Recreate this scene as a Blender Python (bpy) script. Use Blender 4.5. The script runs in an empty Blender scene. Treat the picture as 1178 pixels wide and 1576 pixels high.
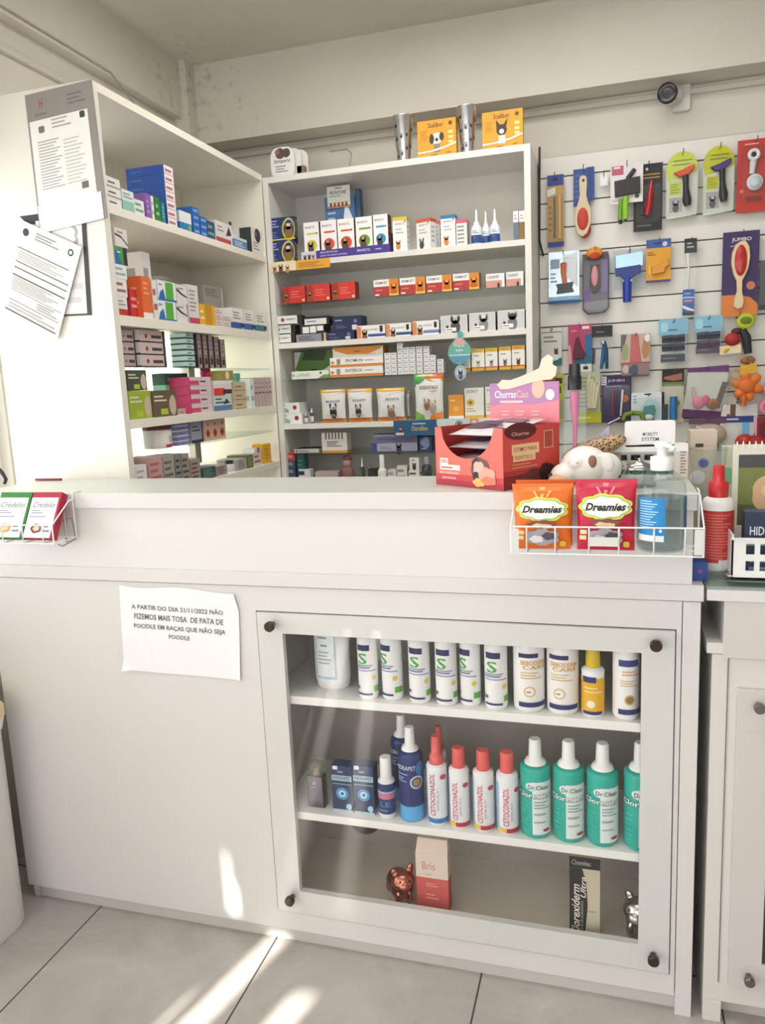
import bpy, math, random
from mathutils import Vector, Matrix
PI=math.pi
sc=bpy.context.scene
COL=sc.collection
random.seed(7)
# ------------------------------------------------------------ camera, world, sun, area lights, exposure
CAM=Vector((-0.17659,-1.64069,1.44271)); FPX=1185.1
CR=Vector((0.958402,0.281944,-0.04442)); CU=Vector((-0.004896,0.171847,0.985111)); CF=Vector((-0.28538,0.943915,-0.166079))
cd=bpy.data.cameras.new('camera'); cam=bpy.data.objects.new('camera',cd); COL.objects.link(cam)
cd.sensor_fit='VERTICAL'; cd.sensor_height=36; cd.lens=FPX/1576*36; cd.clip_start=.05; cd.clip_end=60
cam.matrix_world=Matrix(((CR.x,CU.x,-CF.x,CAM.x),(CR.y,CU.y,-CF.y,CAM.y),(CR.z,CU.z,-CF.z,CAM.z),(0,0,0,1)))
sc.camera=cam
sc.view_settings.view_transform='Standard'; sc.view_settings.look='None'
sc.view_settings.gamma=1; sc.view_settings.use_curve_mapping=False
sc.view_settings.exposure=0.05
w=bpy.data.worlds.new('sky'); sc.world=w; w.use_nodes=True
w.node_tree.nodes['Background'].inputs[0].default_value=(.97,.985,1,1)
w.node_tree.nodes['Background'].inputs[1].default_value=4.0
sc.cycles.transparent_max_bounces=32
def light(name,kind,loc,target,energy,color=(1,1,1),size=1,sizey=None,angle=None):
    d=bpy.data.lights.new(name,kind); o=bpy.data.objects.new(name,d); COL.objects.link(o)
    o.location=loc; o.rotation_euler=(Vector(target)-Vector(loc)).to_track_quat('-Z','Y').to_euler()
    d.energy=energy; d.color=color
    if kind=='AREA':
        d.shape='RECTANGLE'; d.size=size; d.size_y=sizey or size
    if angle: d.angle=angle
    return o
SUNAZ=.26; SUNEL=math.radians(32)
hl=math.sqrt(1+SUNAZ**2)
sd=Vector((SUNAZ/hl*math.cos(SUNEL),1/hl*math.cos(SUNEL),-math.sin(SUNEL)))
light('sun','SUN',(-3,-8,6),Vector((-3,-8,6))+sd,15,(1,.95,.86),angle=math.radians(.6))
light('window_daylight','AREA',(-2.45,.9,1.5),(0,.9,1.3),34,(1,.99,.97),1.3,1.2)
light('shopfront_daylight','AREA',(-.3,-3.15,1.55),(-.3,1.2,1.5),38,(.985,.99,1),3.6,2.0)
light('side_daylight','AREA',(-3.4,-1.9,1.7),(-.9,.6,1.2),12,(1,.99,.975),1.6,1.8)
light('ceiling_fill','AREA',(-.4,-.6,2.78),(-.4,-.6,0),13,(1,.99,.97),1.6,.5)  # added overhead fill for the room, no lamp fitting
light('aisle_fill','AREA',(-.6,.75,2.78),(-.6,.75,0),14,(1,.985,.96),1.4,.3)  # added fill to brighten the aisle and shelves, no lamp fitting
# ------------------------------------------------------------ geometry of rays (pixel on a real plane -> point)
def ray(u,v): return CF+(u-589)/FPX*CR-(v-788)/FPX*CU
def aX(u,v,X): d=ray(u,v); return CAM+d*((X-CAM.x)/d.x)
def aY(u,v,Y): d=ray(u,v); return CAM+d*((Y-CAM.y)/d.y)
def aZ(u,v,Z): d=ray(u,v); return CAM+d*((Z-CAM.z)/d.z)
# ------------------------------------------------------------ materials
def lin(h):
    f=lambda x:(x/12.92 if x<=.04045 else ((x+.055)/1.055)**2.4)
    return tuple(f(int(h[i:i+2],16)/255) for i in (0,2,4))
MC={}
def mat(key):
    if key in MC: return MC[key]
    h,_,kind=key.partition(':')
    m=bpy.data.materials.new('m_'+key.replace(':','_')); m.use_nodes=True; MC[key]=m
    nt=m.node_tree; N=nt.nodes; L=nt.links; b=N['Principled BSDF']; out=N['Material Output']
    c=lin(h); b.inputs['Base Color'].default_value=(*c,1)
    rough={'':.55,'gloss':.18,'metal':.22,'foil':.28,'paper':.85,'wall':.9,'lam':.38,'plastic':.35}.get(kind,.5)
    b.inputs['Roughness'].default_value=rough
    if kind in('metal','foil'): b.inputs['Metallic'].default_value=1
    if kind in ('glass','clear','film'):
        N.remove(b)
        tr=N.new('ShaderNodeBsdfTransparent'); tr.inputs[0].default_value=(*c,1)
        gl=N.new('ShaderNodeBsdfGlossy'); gl.inputs['Roughness'].default_value={'glass':.02,'clear':.08,'film':.12}[kind]
        fr=N.new('ShaderNodeLayerWeight'); fr.inputs[0].default_value=.5
        pw=N.new('ShaderNodeMath'); pw.operation='POWER'; pw.inputs[1].default_value=4; L.new(fr.outputs['Facing'],pw.inputs[0])
        ad=N.new('ShaderNodeMath'); ad.operation='MULTIPLY_ADD'; ad.inputs[1].default_value=.6
        ad.inputs[2].default_value={'glass':.022,'clear':.04,'film':.03}[kind]
        mx=N.new('ShaderNodeMixShader'); L.new(pw.outputs[0],ad.inputs[0]); L.new(ad.outputs[0],mx.inputs[0])
        L.new(tr.outputs[0],mx.inputs[1]); L.new(gl.outputs[0],mx.inputs[2]); L.new(mx.outputs[0],out.inputs[0])
        return m
    tc=N.new('ShaderNodeTexCoord'); no=N.new('ShaderNodeTexNoise'); L.new(tc.outputs['Object'],no.inputs['Vector'])
    no.inputs['Scale'].default_value={'wall':2.2,'lam':3,'metal':20}.get(kind,9); no.inputs['Detail'].default_value=5 if kind in('wall','lam') else 2
    rmp=N.new('ShaderNodeMapRange'); L.new(no.outputs['Fac'],rmp.inputs[0])
    rmp.inputs[3].default_value=rough-.06; rmp.inputs[4].default_value=rough+.06
    L.new(rmp.outputs[0],b.inputs['Roughness'])
    if kind in('wall','lam'):
        cr=N.new('ShaderNodeValToRGB'); a={'wall':.93,'lam':.975}[kind]
        cr.color_ramp.elements[0].position=.3; cr.color_ramp.elements[1].position=.7
        cr.color_ramp.elements[0].color=(c[0]*a,c[1]*a*.995,c[2]*a*.98,1); cr.color_ramp.elements[1].color=(*c,1)
        L.new(no.outputs['Fac'],cr.inputs[0]); L.new(cr.outputs[0],b.inputs['Base Color'])
    if kind=='wall':
        bp=N.new('ShaderNodeBump'); bp.inputs['Strength'].default_value=.15; bp.inputs['Distance'].default_value=.004
        n2=N.new('ShaderNodeTexNoise'); n2.inputs['Scale'].default_value=35; L.new(tc.outputs['Object'],n2.inputs['Vector'])
        L.new(n2.outputs['Fac'],bp.inputs['Height']); L.new(bp.outputs[0],b.inputs['Normal'])
    return m
# ------------------------------------------------------------ mesh builder
TC={}
def textmesh(s,shear=0,bold=0):
    k=(s,shear,bold)
    if k in TC: return TC[k]
    cu=bpy.data.curves.new('t','FONT'); cu.body=s; cu.resolution_u=2; cu.shear=shear; cu.offset=bold*.012
    o=bpy.data.objects.new('t',cu); COL.objects.link(o)
    dg=bpy.context.evaluated_depsgraph_get(); me=bpy.data.meshes.new_from_object(o.evaluated_get(dg))
    vs=[(v.co.x,v.co.y) for v in me.vertices]; fs=[tuple(p.vertices) for p in me.polygons]
    bpy.data.objects.remove(o); bpy.data.curves.remove(cu); bpy.data.meshes.remove(me)
    x0=min(v[0] for v in vs);x1=max(v[0] for v in vs);y0=min(v[1] for v in vs);y1=max(v[1] for v in vs)
    vs=[((a-x0)/(x1-x0),(b-y0)/(y1-y0 or 1)) for a,b in vs]
    TC[k]=(vs,fs); return TC[k]
class Face:
    def __init__(s,fn,w,h,nu=1,nv=1): s.fn=fn;s.w=w;s.h=h;s.nu=nu;s.nv=nv
class MB:
    def __init__(s): s.v=[];s.f=[];s.m=[];s.sm=[];s.mats=[];s.M=None
    def mi(s,k):
        if k not in s.mats: s.mats.append(k)
        return s.mats.index(k)
    def add(s,vs,fs,col,smooth=False):
        n=len(s.v); M=s.M
        s.v+=[tuple(M@Vector(p)) if M else tuple(p) for p in vs]
        i=s.mi(col)
        for f in fs: s.f.append(tuple(n+a for a in f)); s.m.append(i); s.sm.append(smooth)
    def box(s,x0,x1,y0,y1,z0,z1,col):
        v=[(x,y,z) for z in(z0,z1) for y in(y0,y1) for x in(x0,x1)]
        s.add(v,[(0,2,3,1),(4,5,7,6),(0,1,5,4),(2,6,7,3),(0,4,6,2),(1,3,7,5)],col); return s
    def lathe(s,prof,col,n=24,sy=1,cx=0,cy=0,caps=True,smooth=True):
        v=[];f=[]
        for r,z in prof:
            for i in range(n):
                a=2*PI*i/n; v.append((cx+r*math.sin(a),cy-r*sy*math.cos(a),z))
        for j in range(len(prof)-1):
            for i in range(n):
                k=(i+1)%n; f.append((j*n+i,j*n+k,(j+1)*n+k,(j+1)*n+i))
        s.add(v,f,col,smooth)
        if caps:
            s.add(v[:n],[tuple(range(n))[::-1]],col); s.add(v[-n:],[tuple(range(n))],col)
        return s
    def tube(s,pts,r,col,n=8,closed=False,caps=True):
        pts=[Vector(p) for p in pts]; N=len(pts); v=[];f=[]
        rs=r if isinstance(r,(list,tuple)) else [r]*N
        ref=None
        for j,p in enumerate(pts):
            a=pts[j-1] if (j>0 or closed) else p; b=pts[(j+1)%N] if (j<N-1 or closed) else p
            t=(b-a).normalized()
            if ref is None: ref=t.orthogonal().normalized()
            ref=(ref-t*ref.dot(t))
            if ref.length<1e-6: ref=t.orthogonal()
            ref.normalize(); q=t.cross(ref)
            for i in range(n):
                an=2*PI*i/n; v.append(p+(ref*math.cos(an)+q*math.sin(an))*rs[j])
        for j in range(N if closed else N-1):
            j2=(j+1)%N
            for i in range(n): k=(i+1)%n; f.append((j*n+i,j*n+k,j2*n+k,j2*n+i))
        s.add(v,f,col,True)
        if caps and not closed: s.add(v[:n],[tuple(range(n))[::-1]],col); s.add(v[-n:],[tuple(range(n))],col)
        return s
    def ell(s,c,r,col,n=20,m=12,rot=0):
        v=[];f=[];cr,sr=math.cos(rot),math.sin(rot)
        for j in range(m+1):
            b=PI*j/m
            for i in range(n):
                a=2*PI*i/n; x=r[0]*math.sin(b)*math.cos(a); y=r[1]*math.sin(b)*math.sin(a); z=-r[2]*math.cos(b)
                v.append((c[0]+x*cr-z*sr,c[1]+y,c[2]+x*sr+z*cr))
        for j in range(m):
            for i in range(n): k=(i+1)%n; f.append((j*n+i,j*n+k,(j+1)*n+k,(j+1)*n+i))
        s.add(v,f,col,True); return s
    def plate(s,pts,yf,yb,col,ch=.0008):
        n=len(pts); cx=sum(p[0] for p in pts)/n; cz=sum(p[1] for p in pts)/n
        def ins(p):
            dx,dz=cx-p[0],cz-p[1]; l=math.hypot(dx,dz) or 1; k=min(ch/l,.4); return (p[0]+dx*k,p[1]+dz*k)
        a=[ins(p) for p in pts]; v=[(x,yf,z) for x,z in a]+[(x,yf+ch,z) for x,z in pts]+[(x,yb,z) for x,z in pts]
        f=[tuple(range(n))]+[tuple(range(2*n,3*n))[::-1]]
        for q in(0,1):
            for i in range(n): k=(i+1)%n; f.append((q*n+i,(q+1)*n+i,(q+1)*n+k,q*n+k))
        s.add(v,f,col); return s
    # ---- printing on a face
    def prn(s,F,ops,e0=.00025,de=.00012):
        for i,op in enumerate(ops):
            k=op[0]; e=e0+de*i+(.0007 if F.nu>1 and k[0]=='t' else 0); P=lambda u,v:F.fn(u,v,e)
            if k=='r': _,u0,v0,u1,v1,c=op; s.grid(P,u0,v0,u1,v1,F.nu,F.nv,c)
            elif k=='q': s.add([P(*p) for p in op[1]],[tuple(range(len(op[1])))],op[2])
            elif k=='c':
                _,u,v,r,c=op[:5]; ry=op[5] if len(op)>5 else r; s.blob(F,P,u,v,r,ry*F.w/F.h,0,0,c)
            elif k=='b': _,u,v,ru,rv,nb,am,c=op; s.blob(F,P,u,v,ru,rv,nb,am,c,24+nb*4)
            elif k in('t','ti','tb','tib','tiB','tB'):
                _,tx,u0,v0,u1,v1,c=op; vs,fs=textmesh(tx,.35 if 'i' in k else 0,1 if 'b' in k else 2.6 if 'B' in k else 0)
                s.add([P(u0+a*(u1-u0),v0+b*(v1-v0)) for a,b in vs],fs,c)
            elif k in('tv','tvi'):
                _,tx,u0,v0,u1,v1,c=op; vs,fs=textmesh(tx,.35 if k=='tvi' else 0,1)
                s.add([P(u1-b*(u1-u0),v0+a*(v1-v0)) for a,b in vs],fs,c)
            elif k=='l':
                _,u0,v0,u1,v1,n,c=op; hh=(v1-v0)/n
                for j in range(n):
                    z=v1-(j+.75)*hh; ue=u0+(u1-u0)*(.62+.38*((j*37+n*11)%10)/10)
                    s.grid(P,u0,z,ue,z+hh*.42,F.nu,1,c)
            elif k=='dog':
                _,u,v,q,c1,c2=op; a=F.w/F.h
                s.blob(F,P,u,v,q*.5,q*.75*a,0,0,c1,12)
                s.blob(F,P,u,v+q*.7*a,q*.38,q*.36*a,0,0,c2,12)
                for sg in(-1,1): s.blob(F,P,u+sg*q*.36,v+q*.85*a,q*.15,q*.34*a,0,0,c1,8)
                s.blob(F,P,u,v+q*.55*a,q*.13,q*.09*a,0,0,'201c1a',8)
        return s
    def grid(s,P,u0,v0,u1,v1,nu,nv,c):
        v=[P(u0+(u1-u0)*i/nu,v0+(v1-v0)*j/nv) for j in range(nv+1) for i in range(nu+1)]
        f=[(j*(nu+1)+i,j*(nu+1)+i+1,(j+1)*(nu+1)+i+1,(j+1)*(nu+1)+i) for j in range(nv) for i in range(nu)]
        s.add(v,f,c)
    def blob(s,F,P,u,v,ru,rv,nb,am,c,n=20):
        R=1 if F.nu==1 else 4; vs=[P(u,v)];f=[]
        for r in range(1,R+1):
            for i in range(n):
                a=2*PI*i/n; q=r/R*(1+am*abs(math.sin(nb*a/2)) if nb else 1)
                vs.append(P(u+ru*q*math.cos(a),v+rv*q*math.sin(a)))
        for i in range(n): f.append((0,1+i,1+(i+1)%n))
        for r in range(1,R):
            o=1+(r-1)*n
            for i in range(n): f.append((o+i,o+n+i,o+n+(i+1)%n,o+(i+1)%n))
        s.add(vs,f,c)
    def build(s,name,parent=None,bevel=0,remesh=0):
        me=bpy.data.meshes.new(name); me.from_pydata(s.v,[],s.f)
        for k in s.mats: me.materials.append(mat(k))
        me.polygons.foreach_set('material_index',s.m); me.polygons.foreach_set('use_smooth',s.sm); me.update()
        o=bpy.data.objects.new(name,me); COL.objects.link(o)
        if parent: o.parent=parent
        if bevel:
            b=o.modifiers.new('bevel','BEVEL'); b.width=bevel; b.segments=2; b.limit_method='ANGLE'
        if remesh:
            b=o.modifiers.new('remesh','REMESH'); b.mode='VOXEL'; b.voxel_size=remesh; b.use_smooth_shade=True
            b=o.modifiers.new('smooth','SMOOTH'); b.iterations=4
        return o
def tag(o,label=None,cat=None,group=None,kind=None):
    if label: o['label']=label
    if cat: o['category']=cat
    if group: o['group']=group
    if kind: o['kind']=kind
    return o
def thing(name,label,cat,loc=(0,0,0),rz=0,group=None,rx=0,ry=0):
    o=bpy.data.objects.new(name,None); o.empty_display_size=.02; COL.objects.link(o)
    o.location=loc; o.rotation_euler=(rx,ry,rz); return tag(o,label,cat,group)
def bx(name,x0,x1,y0,y1,z0,z1,col,parent=None,bevel=.0015): return MB().box(x0,x1,y0,y1,z0,z1,col).build(name,parent,bevel)
def struct(o): o['kind']='structure'; return o
def rrect(x0,x1,z0,z1,r,n=5):
    p=[]
    for cx,cz,a0 in((x1-r,z1-r,0),(x0+r,z1-r,90),(x0+r,z0+r,180),(x1-r,z0+r,270)):
        for i in range(n+1): a=math.radians(a0+90*i/n); p.append((cx+r*math.cos(a),cz+r*math.sin(a)))
    return p[::-1]
def oval(cx,cz,rx,rz,n=24): return [(cx+rx*math.cos(-2*PI*i/n),cz+rz*math.sin(-2*PI*i/n)) for i in range(n)]

# ------------------------------------------------------------ setting
WY=1.72; SY=1.70; LX=-1.98; ZC=2.815
def floor_mat():
    m=bpy.data.materials.new('floor_tiles'); m.use_nodes=True; nt=m.node_tree; N=nt.nodes; L=nt.links; b=N['Principled BSDF']
    tc=N.new('ShaderNodeTexCoord'); sep=N.new('ShaderNodeSeparateXYZ'); L.new(tc.outputs['Object'],sep.inputs[0])
    def ax(o,off,per):
        a=N.new('ShaderNodeMath');a.operation='SUBTRACT';a.inputs[1].default_value=off;L.new(o,a.inputs[0])
        d=N.new('ShaderNodeMath');d.operation='DIVIDE';d.inputs[1].default_value=per;L.new(a.outputs[0],d.inputs[0])
        f=N.new('ShaderNodeMath');f.operation='FRACT';L.new(d.outputs[0],f.inputs[0])
        g=N.new('ShaderNodeMath');g.operation='LESS_THAN';g.inputs[1].default_value=.0042/per;L.new(f.outputs[0],g.inputs[0]); return g
    g1=ax(sep.outputs[0],-1.5745,.5475); g2=ax(sep.outputs[1],-.42,.5475)
    mx=N.new('ShaderNodeMath');mx.operation='MAXIMUM';L.new(g1.outputs[0],mx.inputs[0]);L.new(g2.outputs[0],mx.inputs[1])
    n1=N.new('ShaderNodeTexNoise');n1.inputs['Scale'].default_value=3.2;n1.inputs['Detail'].default_value=8;n1.inputs['Roughness'].default_value=.65;n1.inputs['Distortion'].default_value=.8
    L.new(tc.outputs['Object'],n1.inputs['Vector'])
    cr=N.new('ShaderNodeValToRGB'); cr.color_ramp.elements[0].position=.3; cr.color_ramp.elements[1].position=.72
    cr.color_ramp.elements[0].color=(*lin('a6a19b'),1); cr.color_ramp.elements[1].color=(*lin('c4bfba'),1); L.new(n1.outputs['Fac'],cr.inputs[0])
    mi=N.new('ShaderNodeMix');mi.data_type='RGBA'; L.new(mx.outputs[0],mi.inputs[0]); L.new(cr.outputs[0],mi.inputs[6]); mi.inputs[7].default_value=(*lin('3a3734'),1)
    L.new(mi.outputs[2],b.inputs['Base Color']); b.inputs['Roughness'].default_value=.5; return m
fl=MB().box(-4.2,3,-3.5,WY+.2,-.05,0,'b0aaa3').build('floor'); fl.data.materials[0]=floor_mat(); struct(fl)
WC='d8d3c8:wall'
def plaster(seed_loc,rad):
    # wall paint with mildew specks near the corner (stains of their own shape)
    m=mat(WC).copy(); N=m.node_tree.nodes; L=m.node_tree.links; b=N['Principled BSDF']
    src=b.inputs['Base Color'].links[0].from_socket
    tc=N.new('ShaderNodeTexCoord'); n=N.new('ShaderNodeTexNoise'); n.inputs['Scale'].default_value=28; n.inputs['Detail'].default_value=6
    L.new(tc.outputs['Object'],n.inputs['Vector'])
    d=N.new('ShaderNodeVectorMath'); d.operation='DISTANCE'; d.inputs[1].default_value=seed_loc; L.new(tc.outputs['Object'],d.inputs[0])
    mr=N.new('ShaderNodeMapRange'); mr.inputs[1].default_value=0; mr.inputs[2].default_value=rad; mr.inputs[3].default_value=.1; mr.inputs[4].default_value=-.16
    L.new(d.outputs['Value'],mr.inputs[0]); ad=N.new('ShaderNodeMath'); L.new(n.outputs['Fac'],ad.inputs[0]); L.new(mr.outputs[0],ad.inputs[1])
    r2=N.new('ShaderNodeMapRange'); r2.inputs[1].default_value=.58; r2.inputs[2].default_value=.8; r2.inputs[3].default_value=0; r2.inputs[4].default_value=.5
    L.new(ad.outputs[0],r2.inputs[0])
    mi=N.new('ShaderNodeMix'); mi.data_type='RGBA'; L.new(r2.outputs[0],mi.inputs[0]); L.new(src,mi.inputs[6]); mi.inputs[7].default_value=(*lin('8d8578'),1)
    L.new(mi.outputs[2],b.inputs['Base Color']); return m
PM=plaster((-1.95,1.55,2.70),.6)
def pl(o): o.data.materials[0]=PM; return struct(o)
pl(MB().box(-4.2,3,-3.5,WY+.2,ZC,ZC+.08,WC).build('ceiling'))
struct(MB().box(-2.1,3,WY,WY+.2,0,ZC,WC).build('wall_back'))
# left wall: solid above and below two window openings
wl=MB(); wl.box(LX-.12,LX,-1.0,WY,0,.92,WC); wl.box(LX-.12,LX,-1.0,WY,2.13,ZC,WC)
wl.box(LX-.12,LX,.335,.345,.92,2.13,WC); wl.box(LX-.12,LX,1.45,WY,.92,2.13,WC); wl.box(LX-.12,LX,-1.0,-.9,.92,2.13,WC)
struct(wl.build('wall_left'))
struct(MB().box(2.9,3,-3.5,WY,0,ZC,WC).build('wall_right'))
# unseen front wall added behind the camera, slits shaped to cast the sun streaks
fw=MB(); Y0,Y1=-3.36,-3.3; FC='cfccc8:wall'
cols=[(-4.2,-2.022,[]),(-2.022,-2.0,[(2.2,2.41)]),(-2.0,-1.982,[(2.2,2.31)]),(-1.982,-1.973,[]),(-1.973,-1.950,[(.5,2.04)]),(-1.950,-1.925,[]),(-1.925,-1.855,[(.5,2.185)]),(-1.855,-1.79,[]),(-1.79,-1.745,[(2.18,2.215)]),(-1.745,-1.67,[(.5,2.075)]),(-1.67,3,[])]
for x0,x1,gaps in cols:
    z=0
    for a,b in gaps: fw.box(x0,x1,Y0,Y1,z,a,FC); z=b
    fw.box(x0,x1,Y0,Y1,z,ZC,FC)
struct(fw.build('wall_front_gobo'))
pl(MB().box(-1.98,3,1.575,WY,2.497,ZC,WC).build('trim_1'))          # concrete beam over the back wall
pl(MB().box(LX,LX+.045,-1,1.5,2.585,ZC,WC).build('trim_2'))         # beam along the left wall
pl(MB().box(LX,-1.905,1.5,1.575,2.3,ZC,WC).build('trim_3'))         # corner pillar
# left window frames and blinds
def window(name,y0,y1,z0,z1,bars):
    t=thing(name,None,None); t['kind']='structure'
    f=MB(); g='e8e6e0:lam'
    for a,b,c,d in((y0,y1,z0,z0+.03),(y0,y1,z1-.03,z1),(y0,y0+.03,z0,z1),(y1-.03,y1,z0,z1)): f.box(LX-.09,LX-.04,a,b,c,d,g)
    for y in bars: f.box(LX-.085,LX-.045,y-.012,y+.012,z0,z1,g)
    f.build('window_frame',t); MB().box(LX-.068,LX-.064,y0+.01,y1-.01,z0+.01,z1-.01,'fdfefe:glass').build('window_pane',t); return t
window('window_1',.345,1.45,.92,2.13,[.62,.9,1.18])
window('window_2',-.9,.335,.92,2.13,[-.3])
def blind_mat():
    m=bpy.data.materials.new('blind_fabric'); m.use_nodes=True; N=m.node_tree.nodes; L=m.node_tree.links; N.remove(N['Principled BSDF'])
    a=N.new('ShaderNodeBsdfTranslucent'); a.inputs[0].default_value=(.9,.89,.86,1); b=N.new('ShaderNodeBsdfDiffuse'); b.inputs[0].default_value=(.85,.84,.8,1)
    x=N.new('ShaderNodeMixShader'); x.inputs[0].default_value=.35; L.new(a.outputs[0],x.inputs[1]); L.new(b.outputs[0],x.inputs[2]); L.new(x.outputs[0],N['Material Output'].inputs[0]); return m
BM=blind_mat()
vb=thing('vertical_blind','white vertical blind hanging in the window behind the left shelving unit','blind',(LX-.02,.9,0))
for i in range(12):
    y=-.53+i*.09
    o=MB().box(-.004,-.002,y,y+.083,.95,2.0,'f0eee8').build('slat',vb); o.data.materials[0]=BM
MB().box(-.015,.01,-.55,.55,2.0,2.03,'e8e6e0:lam').build('head_rail',vb)

# ------------------------------------------------------------ service counter
W='dad8d6:lam'; W2='dedcda:lam'
ct=thing('service_counter','white service counter with raised top and a glazed display door in its front','counter',(0,0,0))
DL,DR,DT,DB=-1.0034,-.0487,.9064,.1019
f=MB(); CX0=-1.80
f.box(CX0,DL-.003,0,.014,.048,.97,W); f.box(DR+.0025,-.0362,0,.014,.048,.97,W)
f.box(DL-.003,DR+.0025,0,.014,DT+.003,.97,W); f.box(DL-.003,DR+.0025,0,.014,.048,DB-.003,W)
f.build('front_panel',ct)
MB().box(-.0344,0,-.001,.4,0,.97,W).build('end_post',ct,.001)
MB().box(CX0+.02,-.0344,.022,.034,0,.05,'cdcac6:lam').build('kick_board',ct)
g=MB(); gc='4e4a46'
for a,b,c,e in((DL-.008,DR+.008,DT-.004,DT+.006),(DL-.008,DR+.008,DB-.006,DB+.004),(DL-.006,DL+.004,DB,DT),(DR-.004,DR+.006,DB,DT)): g.box(a,b,.0145,.0175,c,e,gc)
g.build('door_gap_shade',ct)  # dark strips paint the shade in the gap round the door
MB().box(CX0+.004,-.001,.002,.017,.9685,.9725,gc).build('ledge_gap_shade',ct)  # dark strip paints the shadow line under the ledge board
MB().box(CX0,CX0+.018,.018,.31,0,.97,W).build('side_panel',ct)
MB().box(CX0-.01,.0045,-.005,.312,.9722,1.0065,W).build('ledge_board',ct,.001)
MB().box(CX0,-.018,0,.02,1.0065,1.161,W2).build('fascia',ct,.0008)
MB().box(CX0-.01,-.012,-.01,.276,1.1612,1.1992,W).build('counter_top',ct,.0012)
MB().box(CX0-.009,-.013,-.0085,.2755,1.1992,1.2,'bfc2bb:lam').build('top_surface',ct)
MB().box(CX0,-.018,.256,.274,1.0065,1.161,W).build('rear_fascia',ct)
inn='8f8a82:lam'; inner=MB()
inner.box(-1.0,-.036,.3,.31,.1,.965,'aea79e:lam')  # back board toned to stand in for floor reflected in the glass
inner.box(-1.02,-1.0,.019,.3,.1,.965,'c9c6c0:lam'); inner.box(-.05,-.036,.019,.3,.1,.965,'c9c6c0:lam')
inner.box(-1.0,-.05,.019,.3,.105,.12,'ddd5c9:lam'); inner.box(-1.0,-.05,.019,.3,.95,.965,'c9c6c0:lam')  # bottom board painted lighter for the same floor reflection
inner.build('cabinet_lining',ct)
for zt,th in((.686,.021),(.374,.02)): MB().box(-.999,-.051,.02,.299,zt-th,zt,'f0efec:lam').build('shelf',ct,.001)
OL,OR,OT,OB=-.9384,-.1143,.855,.1653
d=thing('glazed_door',None,None); d.parent=ct
fr=MB()
for a,b,c,e in((DL,DR,OT,DT),(DL,DR,DB,OB),(DL,OL,OB,OT),(OR,DR,OB,OT)): fr.box(a,b,-.003,.014,c,e,'dcdbd8:lam')
fr.build('frame',d)
MB().box(DL,DR,-.0085,-.0045,DB,DT,'ffffff:glass').build('glass_pane',d)
def knob(x,z,par,col='5a4f48:metal',y=-.0085,r=.0125):
    m=MB(); m.M=Matrix.Translation((x,y,z))@Matrix.Rotation(PI/2,4,'X')
    m.lathe([(r*.55,0),(r*.55,.012),(r,.014),(r,.024),(r*.85,.026)],col,20); return m.build('knob',par)
for u,v in((417,963),(1010,992),(448,1384),(1006,1475)):
    p=aY(u,v,-.02); knob(p.x,p.z,d)

# ------------------------------------------------------------ right display cabinet
rc=thing('display_cabinet','white display cabinet with a glass top beside the service counter','cabinet',(0,0,0))
R2='d9d6d2:lam'
MB().box(.024,1.2,.002,.45,.052,.86,R2).build('body',rc,.001)
MB().box(.024,.062,.0,.45,0,.052,R2).build('foot',rc,.001)
MB().box(.062,1.2,.04,.06,0,.052,'c9c5c0:lam').build('kick_board',rc)
MB().box(.013,1.2,-.002,.45,.862,.885,R2).build('lower_ledge',rc,.001)
MB().box(.043,1.2,-.008,.45,.856,.977,'cfccc8:lam').build('drawer_front',rc,.001)
MB().box(.010,1.2,-.012,.45,.977,1.0,W2).build('top_board',rc,.001)
MB().box(.006,1.2,-.014,.45,1.008,1.018,'edf6f2:glass').build('glass_top',rc)
dd=MB()
for a,b,c,e in((.074,1.0,.70,.791),(.074,1.0,.1,.165),(.074,.139,.165,.70),(.9,1.0,.165,.70)): dd.box(a,b,-.008,.001,c,e,'cfccc8:lam')
dr=dd.build('door_frame',rc,.001)
MB().box(.054,.0555,-.0005,.003,.1,.856,'6b6763').build('door_gap',rc)
MB().box(.139,.9,-.001,.0005,.165,.70,'4a433e:gloss').build('dark_glass',rc)
knob(.112,.76,rc,'8a8580:metal',-.008,.011); knob(.113,.136,rc,'8a8580:metal',-.008,.011)
# ------------------------------------------------------------ shelving units
XL,XR,YB,XU,YL=-1.544,-.469,1.404,-1.544,.317
S='e4e1da:lam'; T=.024
Z0,Z1,Z2,Z3,Z4,Z5,Z6,Z7=2.281,1.947,1.783,1.621,1.470,1.284,1.155,1.03
bu=thing('wall_shelving_unit','tall white shelving unit against the back wall filled with medicine boxes','shelving unit')
for a,b in((XL,XL+T),(XR-T,XR)): MB().box(a,b,YB,WY-.001,0,Z0,S).build('side_panel',bu,.001)
MB().box(XL+T,XR-T,YB,WY-.001,Z0-T,Z0,S).build('top_board',bu,.001)
MB().box(XL+T,XR-T,WY-.03,WY-.022,0,Z0-T,'dedbd3:lam').build('back_panel',bu)
for z in(Z1,Z3,Z5,Z7): MB().box(XL+T,XR-T,YB+.001,WY-.031,z-.022,z,S).build('shelf',bu,.001)
for z in(Z2,Z4,Z6): MB().box(XL+T,XR-T,YB+.02,WY-.032,z-.006,z,'f3f9f6:glass').build('glass_shelf',bu)
lu=thing('side_shelving_unit','white shelving unit along the left wall with its end panel facing the camera','shelving unit')
LB=-1.92
MB().box(LB,XU-.0,YL,YL+.028,0,2.292,'e6e2d8:lam').build('end_panel',lu,.001)
MB().box(LB,XU,YL+.028,YB-.002,2.268,2.292,'eee9dc:lam').build('top_board',lu,.001)
MB().box(LB,LB+.008,.64,YB+.3,1.665,2.268,'e9e5da:lam').build('back_panel',lu)
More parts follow.
